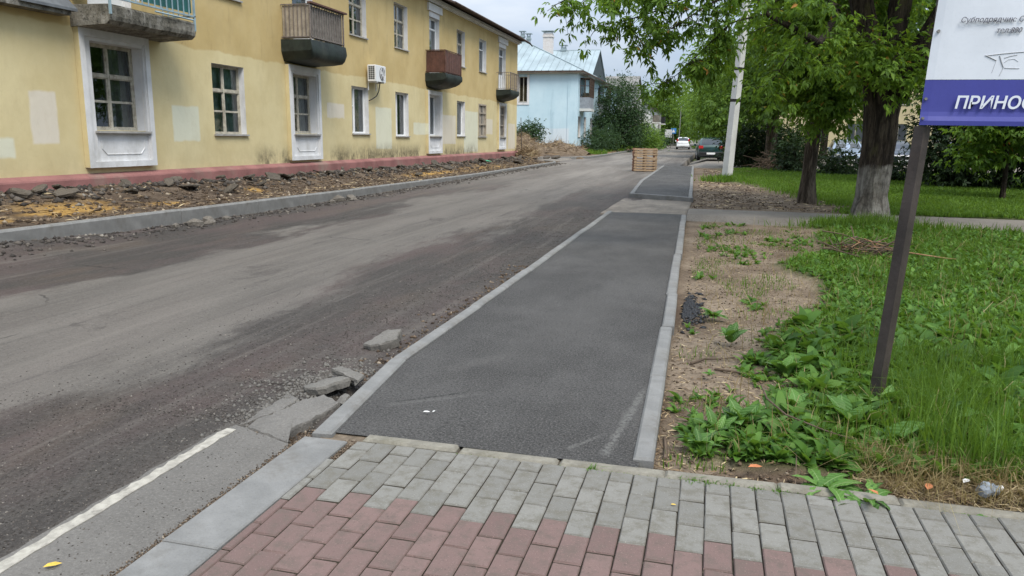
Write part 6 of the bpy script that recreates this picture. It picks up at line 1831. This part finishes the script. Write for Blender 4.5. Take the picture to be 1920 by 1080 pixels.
# --- trees beyond, right of the street
TR = [
 ('tall_tree', 'far tree with a pale foot standing in brushwood right of the pole', (2.75, 41.0, 0), [((0, 0, 6.5), (3.4, 3.0, 3.6), 190), ((-.3, -1, 3.6), (1.8, 1.2, 1.2), 60)], m_leaf_mid, .24, 16, .5, .32, m_barkw2),
 ('tall_tree', 'bright leafy tree left of the pole where the second footway ends', (1.6, 62.0, 0), [((0, 0, 6.0), (3.4, 3.4, 3.6), 200), ((-1.0, -1.5, 3.2), (1.9, 1.5, 1.4), 70)], m_leaf_far, .30, 16, .6, .25, m_bark),
 ('tall_tree', 'tall dark tree behind the slim maple', (5.6, 31.5, 0), [((0, 0, 6.2), (3.2, 2.6, 2.6), 200)], m_leaf_mid, .2, 20, .45, .24, m_bark),
 ('tall_tree', 'dark broad tree behind the notice board', (9.4, 29.0, 0), [((0, 0, 5.2), (3.4, 2.6, 3.0), 260)], m_leaf_mid, .2, 20, .45, .26, m_bark),
 ('tall_tree', 'tree at the right edge beyond the notice board', (13.5, 28.0, 0), [((0, 0, 5.0), (3.4, 2.6, 3.4), 240)], m_leaf_mid, .2, 18, .45, .24, m_bark),
 ('tall_tree', 'big tree behind the parked cars above the thick trunk', (8.0, 62.5, 0), [((0, 0, 8.6), (5.0, 4.0, 4.4), 260)], m_leaf_mid, .34, 16, .75, .3, m_bark),
 ('tall_tree', 'big tree behind the parked cars further right', (17, 62.0, 0), [((0, 0, 8.0), (5.5, 4.0, 4.6), 260)], m_leaf_mid, .34, 16, .75, .3, m_bark),
 ('tall_tree', 'pale green tree right of the white hatchback', (1.4, 84.0, 0), [((0, 0, 5.6), (3.6, 4, 3.9), 200)], m_leaf_far, .36, 15, .7, .25, m_bark),
 ('tall_tree', 'round tree shading the far bend of the street', (.6, 108, 0), [((0, 0, 5.6), (3.8, 4, 4.2), 190)], m_leaf_far, .42, 14, .8, .25, m_bark),
 ('tall_tree', 'far tree closing the street behind the white hatchback', (-1.5, 150, 0), [((0, 0, 6), (4.5, 4, 5), 190)], m_leaf_far, .5, 14, .95, .3, m_bark),
 ('tall_tree', 'far tree closing the street above the blue sign', (-6.8, 165, 0), [((0, 0, 5.6), (5, 4, 4.8), 190)], m_leaf_far, .5, 14, .95, .3, m_bark),
 ('tall_tree', 'dark tree beside the far white house', (-8.0, 142, 0), [((0, 0, 4.6), (3.2, 4, 4.0), 170)], m_leaf_mid, .44, 14, .85, .25, m_bark),
 ('tall_tree', 'pale crown rising over the roof of the far white house', (-14, 168, 0), [((0, 0, 7.5), (6, 5, 4), 190)], m_leaf_far, .5, 14, .95, .3, m_bark),
 ('tall_tree', 'dark tree far down the street on its right side', (2.6, 135, 0), [((0, 0, 6.5), (5, 4, 5.4), 220)], m_leaf_mid, .46, 14, .95, .3, m_bark),
 ('tall_tree', 'wide tree behind the cream house far right', (26, 58.0, 0), [((0, 0, 7.5), (6, 4, 5), 240)], m_leaf_mid, .36, 15, .8, .3, m_bark),
]
for i, (nm, lb, loc, ell, lf, sz, per, rc, tr_, bk) in enumerate(TR):
    zc = ell[0][0][2]
    tree(nm, lb, loc, ell, 30 + i, lf, sz, per, rc, trunk=([(0, 0, -.2), (.03, 0, 1.2), (.06, 0, zc * .55), (.05, 0, zc)], [tr_, tr_ * .82, tr_ * .7, tr_ * .35]), bark=bk, pairs=1, nbranch=14, sides=10)
# young tree on the lawn
tree('young_tree', 'thin young tree with pale leaves on the lawn right of the notice post', (7.45, 22.9, 0), [((-.1, 0, 1.75), (1.0, .8, .55), 46), ((.3, 0, 2.5), (1.1, .8, .7), 50), ((-.75, .1, 1.15), (.45, .4, .3), 10)], 60, m_leaf_near, .15, 16, .2,
     trunk=([(0, 0, -.1), (.0, 0, .6), (-.06, 0, 1.6), (.0, 0, 2.4)], [.075, .065, .055, .025]), nbranch=14, sides=8, pairs=2)
# bushes
BU = [
 ('lilac_bush', 'very large rounded green bush beside the blue house', (-9.0, 79.0, .1), [((0, 0, 4.4), (2.1, 2.5, 2.6), 250), ((-1.0, -1, 2.0), (1.6, 2, 1.9), 120), ((.9, 0, 2.2), (1.6, 2.2, 2.0), 120), ((-1.8, -1.5, 3.0), (.8, 1.0, .7), 30)], m_leaf_lilac, .17, 22, .42),
 ('roadside_bush', 'low dark bush at the foot of the blue house corner', (-10.5, 71.0, .1), [((0, 0, .9), (1.1, 1.6, .95), 80)], m_leaf_lilac, .15, 18, .3),
 ('roadside_bush', 'second low bush between the corner bush and the very large one', (-9.9, 74.5, .1), [((0, 0, .9), (1.2, 1.8, 1.0), 80)], m_leaf_lilac, .16, 18, .3),
 ('roadside_bush', 'bright green bush before the far white house', (-8.2, 92, .1), [((0, 0, 1.3), (1.9, 2.4, 1.4), 150), ((1.1, 0, .6), (1.1, 2, .7), 50)], m_leaf_far, .2, 18, .4),
 ('roadside_bush', 'low bush row along the far left kerb under the white board', (-7.6, 106, .1), [((0, 0, .7), (1.2, 5, .9), 120)], m_leaf_lilac, .24, 15, .4),
 ('small_shrub', 'small leafy shrub growing on the earth heap before the blue house', (-15.3, 65.6, .2), [((0, 0, 1.5), (1.0, .9, .8), 70)], m_leaf_lilac, .17, 20, .25),
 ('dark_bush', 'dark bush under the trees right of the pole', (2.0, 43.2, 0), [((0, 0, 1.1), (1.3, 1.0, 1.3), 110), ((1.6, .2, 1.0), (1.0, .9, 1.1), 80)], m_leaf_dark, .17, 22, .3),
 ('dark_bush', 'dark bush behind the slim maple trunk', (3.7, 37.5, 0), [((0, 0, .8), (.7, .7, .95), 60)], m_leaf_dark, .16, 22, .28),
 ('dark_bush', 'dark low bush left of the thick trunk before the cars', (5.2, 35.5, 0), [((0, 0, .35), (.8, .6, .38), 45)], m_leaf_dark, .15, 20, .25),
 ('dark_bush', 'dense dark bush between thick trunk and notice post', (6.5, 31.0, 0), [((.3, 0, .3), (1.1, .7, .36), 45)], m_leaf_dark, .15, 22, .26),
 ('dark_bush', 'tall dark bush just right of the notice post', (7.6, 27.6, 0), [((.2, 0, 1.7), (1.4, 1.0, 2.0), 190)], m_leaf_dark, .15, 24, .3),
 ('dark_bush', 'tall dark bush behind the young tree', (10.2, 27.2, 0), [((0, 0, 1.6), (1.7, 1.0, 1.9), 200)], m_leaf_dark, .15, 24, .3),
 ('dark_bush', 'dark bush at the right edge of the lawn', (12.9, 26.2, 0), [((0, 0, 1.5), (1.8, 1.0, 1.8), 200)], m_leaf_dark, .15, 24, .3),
]
for i, (nm, lb, loc, ell, lf, sz, per, rc) in enumerate(BU):
    tree(nm, lb, loc, ell, 80 + i, lf, sz, per, rc, nbranch=10, down=.2)

# ---------------- ground cover
def blades(name, n, xf, yf, zf, h0, h1, w, m, seed, lean=.5, mask=None, seg2=True):
    g = np.random.default_rng(seed)
    x, y = xf(g, n), yf(g, n)
    if mask is not None:
        k = g.random(n) < mask(x, y); x, y = x[k], y[k]; n = len(x)
    z = zf(x, y) - .01
    h = g.uniform(h0, h1, n) * (.7 + .6 * vnoise(x * 1.7, y * 1.7, seed))
    a = g.uniform(0, 6.28, n); le = np.abs(g.normal(0, lean, n)) * h
    dx, dy = np.cos(a) * le, np.sin(a) * le
    b = g.uniform(0, 6.28, n); wx, wy = np.cos(b) * w, np.sin(b) * w
    base = np.stack([x, y, z], 1)
    W = np.stack([wx, wy, 0 * wx], 1) * g.uniform(.6, 1.4, (n, 1))
    mid = base + np.stack([dx * .35, dy * .35, h * .6], 1)
    tip = base + np.stack([dx, dy, h * np.clip(1 - .35 * le / h, .3, 1)], 1)
    V = np.stack([base - W, base + W, mid + W * .8, mid - W * .8, tip], 1).reshape(-1, 3)
    F = (np.array([(0, 1, 2), (0, 2, 3), (3, 2, 4)])[None] + 5 * np.arange(n)[:, None, None]).reshape(-1, 3)
    o = np_mesh(name, V, F, m); o['kind'] = 'stuff'
    return o
# broad weed leaf template: a folded, wavy, arching blade
def leaf_template(width, wav, lobes, seed):
    rr = np.random.default_rng(seed)
    rows = 7; V = []
    for i in range(rows):
        t = i / (rows - 1)
        w = width * (math.sin(PI * min(1, t * .93 + .07) ** .85) ** .8) * (1 + lobes * (.5 if i % 2 else -.4)) if 0 < i < rows - 1 else (.03 if i == 0 else .0)
        z = .10 * math.sin(PI * t * .9)
        V += [(-w, t, z + .25 * w + wav * rr.uniform(-1, 1)), (0, t, z), (w, t, z + .25 * w + wav * rr.uniform(-1, 1))]
    F = []
    for i in range(rows - 1):
        for k in (0, 1):
            a = i * 3 + k
            F += [(a, a + 1, a + 4), (a, a + 4, a + 3)]
    return np.array(V, float), np.array(F)
TPL = [leaf_template(.17, .02, .0, 1), leaf_template(.22, .03, .12, 2), leaf_template(.13, .02, .5, 3), leaf_template(.27, .03, .05, 4)]
def leaf_mass(name, n, xf, yf, zf, l0, l1, m, seed, mask=None, tpl=(0, 1, 2), lift=(.15, 1.0), ros=6):
    """rosettes of weed leaves as one mass"""
    g = np.random.default_rng(seed)
    x, y = xf(g, n), yf(g, n)
    if mask is not None:
        k = g.random(n) < mask(x, y); x, y = x[k], y[k]; n = len(x)
    x, y = np.repeat(x, ros), np.repeat(y, ros)
    L_ = np.repeat(g.uniform(l0, l1, n) * (.65 + .7 * vnoise(x[::ros] * 1.1, y[::ros] * 1.1, seed)), ros) * g.uniform(.6, 1.2, n * ros)
    z = zf(x, y)
    n2 = n * ros
    a = g.uniform(0, 6.28, n2); e = g.uniform(lift[0], lift[1], n2); rl = g.normal(0, .4, n2)
    out_v, out_f, off = [], [], 0
    which = g.integers(0, len(tpl), n2)
    for q, ti in enumerate(tpl):
        k = which == q
        V0, F0 = TPL[ti]
        c = k.sum()
        v = np.repeat(V0[None], c, 0).copy()
        t = v[..., 1]
        v[..., 2] -= .22 * t ** 2.2 * g.uniform(.2, 1.6, c)[:, None]      # arching tip
        s = L_[k][:, None]
        X_, Y_, Z_ = v[..., 0] * s, v[..., 1] * s, v[..., 2] * s
        cr, sr = np.cos(rl[k])[:, None], np.sin(rl[k])[:, None]
        X_, Z_ = X_ * cr - Z_ * sr, X_ * sr + Z_ * cr
        ce, se = np.cos(e[k])[:, None], np.sin(e[k])[:, None]
        Y_, Z_ = Y_ * ce - Z_ * se, Y_ * se + Z_ * ce
        ca, sa = np.cos(a[k])[:, None], np.sin(a[k])[:, None]
        X_, Y_ = X_ * ca - Y_ * sa, X_ * sa + Y_ * ca
        out_v.append(np.stack([X_ + x[k][:, None], Y_ + y[k][:, None], Z_ + z[k][:, None]], -1).reshape(-1, 3))
        out_f.append((F0[None] + len(V0) * np.arange(c)[:, None, None]).reshape(-1, 3) + off)
        off += c * len(V0)
    o = np_mesh(name, np.concatenate(out_v), np.concatenate(out_f), m, None, True); o['kind'] = 'stuff'
    return o
def gm(x, y): return np.clip(grass_amount(x, y), 0, 1) ** 1.5 * (1 - on_cross(x, y, .02))
rightx = lambda ymul, lo=-.1: (lambda g, n: lo + g.random(n))
def ynear(a, b, p=1.5): return lambda g, n: a + (b - a) * g.random(n) ** p
class Wedge:
    """random ground points inside the view's right-hand wedge"""
    def __init__(s, y0, y1, p, x0, slope, c): s.a = (y0, y1, p, x0, slope, c)
    def pts(s, g, n):
        y0, y1, p, x0, sl, c = s.a
        y = y0 + (y1 - y0) * g.random(n) ** p
        return x0 + (sl * y + c - x0) * g.random(n), y
def wedge(y0, y1, p, x0, sl, c):
    w = Wedge(y0, y1, p, x0, sl, c); st = {}
    def xf(g, n): st['x'], st['y'] = w.pts(g, n); return st['x']
    def yf(g, n): return st['y']
    return xf, yf
tallm = lambda x, y: np.clip((x - .8) * 3, 0, 1) * np.clip(grass_amount(x, y) * 1.2, 0, 1) * np.clip(vnoise(x * 4, y * 4, 31) * 2.6 - .75, .06, 1)
xf, yf = wedge(3.6, 14.3, 1.3, -.1, .44, .85); leaf_mass('weed_ground_cover', 12500, xf, yf, verge_z, .05, .115, m_weed, 1, gm, lift=(.2, 1.2))
xf, yf = wedge(3.6, 6.5, 1.2, .0, .40, .4); leaf_mass('weed_ground_cover', 1000, xf, yf, verge_z, .08, .16, m_weed, 2, lambda x, y: gm(x, y) * .8, (0, 1, 3), (.3, 1.1), 7)
xf, yf = wedge(3.6, 14.3, 1.2, .6, .46, .9); blades('lawn_grass', 36000, xf, yf, verge_z, .06, .16, .003, m_grass, 3, .5, gm)
xf, yf = wedge(3.58, 5.6, 1.0, .55, .40, 1.1); blades('tall_grass', 18000, xf, yf, verge_z, .10, .34, .0026, m_grass, 4, .55, tallm)
xf, yf = wedge(3.42, 3.75, 1.0, .75, .30, 1.4); blades('dry_grass', 3600, xf, yf, verge_z, .05, .22, .0018, m_hay, 5, 1.4)
blades('bare_soil_grass', 12000, lambda g, n: -.15 + 1.7 * g.random(n), ynear(3.5, 14.5, 1.3), verge_z, .03, .09, .003, m_grass, 6, .6, lambda x, y: np.clip(vnoise(x * 2.6, y * 2.0, 8) - .52, 0, 1) * 4)
leaf_mass('bare_soil_weeds', 1800, lambda g, n: -.12 + 1.6 * g.random(n), ynear(3.9, 14.5, 1.2), verge_z, .04, .10, m_weed, 7, lambda x, y: np.clip(vnoise(x * 2.2, y * 1.6, 9) - .55, 0, 1) * 4)
xf, yf = wedge(17.2, 40, 1.2, .3, .46, 1.5); blades('lawn_grass', 110000, xf, yf, verge_z, .06, .13, .012, m_grass, 8, .5, gm)
xf, yf = wedge(14.2, 15.2, 1.0, 1.0, .40, .6); blades('lawn_grass', 9000, xf, yf, verge_z, .06, .2, .006, m_grass, 9, .5, gm)
blades('lawn_grass', 2500, lambda g, n: g.normal(2.8, .55, n), lambda g, n: g.normal(14.7, .3, n), verge_z, .1, .3, .006, m_grass, 10, .5, lambda x, y: 1 - on_cross(x, y, .02))
blades('lawn_grass', 700, lambda g, n: g.normal(.45, .35, n), lambda g, n: g.normal(29.2, .4, n), verge_z, .1, .3, .02, m_grass, 16, .5)
xf, yf = wedge(3.6, 14, 1.3, .0, .40, .4); blades('dead_stems', 2200, xf, yf, verge_z, .08, .26, .0022, m_hay, 21, .9)
# moss and seedlings in the paving joints
blades('joint_weeds', 260, lambda g, n: g.choice([.0, .06, .16, -.45, .27, .37], n) + g.normal(0, .02, n), lambda g, n: g.normal(3.285, .014, n), lambda x, y: 0 * x, .008, .03, .0022, m_weed, 11, 1.4)
blades('joint_weeds', 1100, lambda g, n: -1.5 + 2.9 * g.random(n), lambda g, n: g.normal(3.292, .006, n), lambda x, y: 0 * x - .004, .004, .012, .0016, m_weed, 12, 1.4, lambda x, y: (vnoise(x * 7, y, 4) > .55) * 1.0)
blades('roadside_grass', 9000, lambda g, n: g.uniform(-11, -8.3, n), lambda g, n: 62 + 60 * g.random(n), yard_z, .1, .35, .03, m_grass, 13, .5, lambda x, y: np.clip(vnoise(x * .8, y * .3, 2) * 2 - .6, 0, 1))
blades('roadside_grass', 9000, lambda g, n: g.uniform(-.4, 3, n), lambda g, n: 63.5 + 40 * g.random(n), lambda x, y: .05 + 0 * x, .1, .35, .03, m_grass, 14, .5)

# ---------------- single broad-leaved plants at the front, leaf by leaf
LM = []
for i, (V0, F0) in enumerate(TPL):
    for arch in (.12, .35):
        V = V0.copy(); V[:, 2] -= arch * V[:, 1] ** 2.2
        me = bpy.data.meshes.new('leaf'); me.from_pydata([tuple(v) for v in V], [], [tuple(f) for f in F0]); me.update()
        me.polygons.foreach_set('use_smooth', np.ones(len(me.polygons), bool))
        LM.append(me)
def rosette_leaf_mat():
    t = NT('broad_weed_leaf')
    r = t.orand(); p = t.obj(); x, y, z = t.sep(p)
    col = t.ramp(r, (0, (.034, .088, .014)), (.5, (.068, .16, .023)), (1, (.125, .25, .045)))
    rib = t.rng(t.math('ABSOLUTE', x), .012, .004)
    vein = t.math('SINE', t.math('MULTIPLY', t.math('ADD', t.math('ABSOLUTE', x), y), 55.0))
    col = t.mix(t.math('MULTIPLY', t.rng(vein, .5, 1), .22), col, (.16, .27, .07))
    col = t.mix(t.math('MULTIPLY', rib, .8), col, (.24, .34, .13))
    t.done(col, .5, .35, t.bump(vein, .25, .02))
    tr = t.n('ShaderNodeBsdfTranslucent'); t.set(tr.inputs[0], (.16, .3, .03))
    ms = t.n('ShaderNodeMixShader', Fac=.25)
    t.t.links.new(t.b.outputs[0], ms.inputs[1]); t.t.links.new(tr.outputs[0], ms.inputs[2]); t.t.links.new(ms.outputs[0], t.out.inputs[0])
    return t.m
m_broad = rosette_leaf_mat()
for me in LM: me.materials.append(m_broad)
def weed(label, x, y, n, l, seed, kinds, lift=(.25, 1.1)):
    rr = random.Random(seed)
    z = float(verge_z(np.array(x), np.array(y)))
    r = thing('broadleaf_weed', label, 'weed', (x, y, max(z, -.02)), 0, 'broad-leaved weeds at the front of the verge')
    for i in range(n):
        o = bpy.data.objects.new('leaf', LM[rr.choice(kinds)]); COL.objects.link(o); o.parent = r
        a = i * 2.4 + rr.uniform(-.4, .4); s = l * rr.uniform(.65, 1.15)
        o.rotation_euler = Euler((rr.uniform(*lift), rr.uniform(-.3, .3), a), 'XYZ')
        o.scale = (s * rr.uniform(.85, 1.2), s, s)
        o.location = (rr.gauss(0, .012), rr.gauss(0, .012), .005)
DK, DN, PL = (6, 7, 2), (4, 5), (0, 1, 2, 3)
weed('dark dock plant nearest the kerb, left end of the weeds', .03, 3.70, 11, 0.136, 1, DN + DK, (.15, .9))
weed('low jagged weed behind the left end plant', .10, 3.92, 11, 0.152, 2, DN + PL)
weed('tall dock with upright leaves left of the bare patch', .22, 4.02, 11, 0.168, 3, DK, (.4, 1.2))
weed('broad dock in front of the post foot', .78, 4.20, 12, 0.208, 4, DK, (.3, 1.2))
weed('pale ribbed dock right beside the post foot', 1.04, 4.50, 10, 0.208, 5, DK, (.5, 1.3))
weed('large dock leaning over the dry grass', .95, 3.92, 11, 0.192, 6, DK, (.2, 1.1))
weed('dock behind the forked twig', .52, 4.35, 11, 0.176, 7, DK + PL, (.4, 1.2))
weed('spreading dandelion that overhangs the paving edge', .56, 3.39, 13, 0.189, 8, DN, (-.02, .5))
weed('second dandelion overhanging the paving, right of the first', .72, 3.33, 13, 0.176, 9, DN, (-.02, .5))
weed('flat dandelion lying on the paving border', .64, 3.27, 11, 0.135, 10, DN, (-.02, .3))
weed('small seedling on the dusty paving right of the bottle', 1.16, 3.30, 10, 0.040, 11, PL, (0, .4))
weed('lone leafy weed on bare soil beside the kerb', .10, 6.62, 15, 0.136, 12, PL + DN, (.2, .9))
weed('upright weed on bare soil behind the long twig', .22, 5.85, 11, 0.152, 13, PL, (.6, 1.4))
weed('small weed tuft on bare soil right of the long twig', .07, 4.95, 8, 0.056, 14, PL, (.2, .9))
weed('tiny seedling beside the short thick stick', -.02, 4.2, 6, 0.040, 15, PL, (.2, .9))
weed('dock with ribbed leaves right of the post', 1.25, 4.3, 11, 0.200, 16, DK, (.4, 1.2))
weed('leafy weed left of the post in the middle of the verge', .55, 5.1, 12, 0.160, 17, DK + PL, (.4, 1.2))
weed('dark weed with drooping leaves under the forked twig', .40, 4.0, 11, 0.144, 18, DK, (.2, .9))
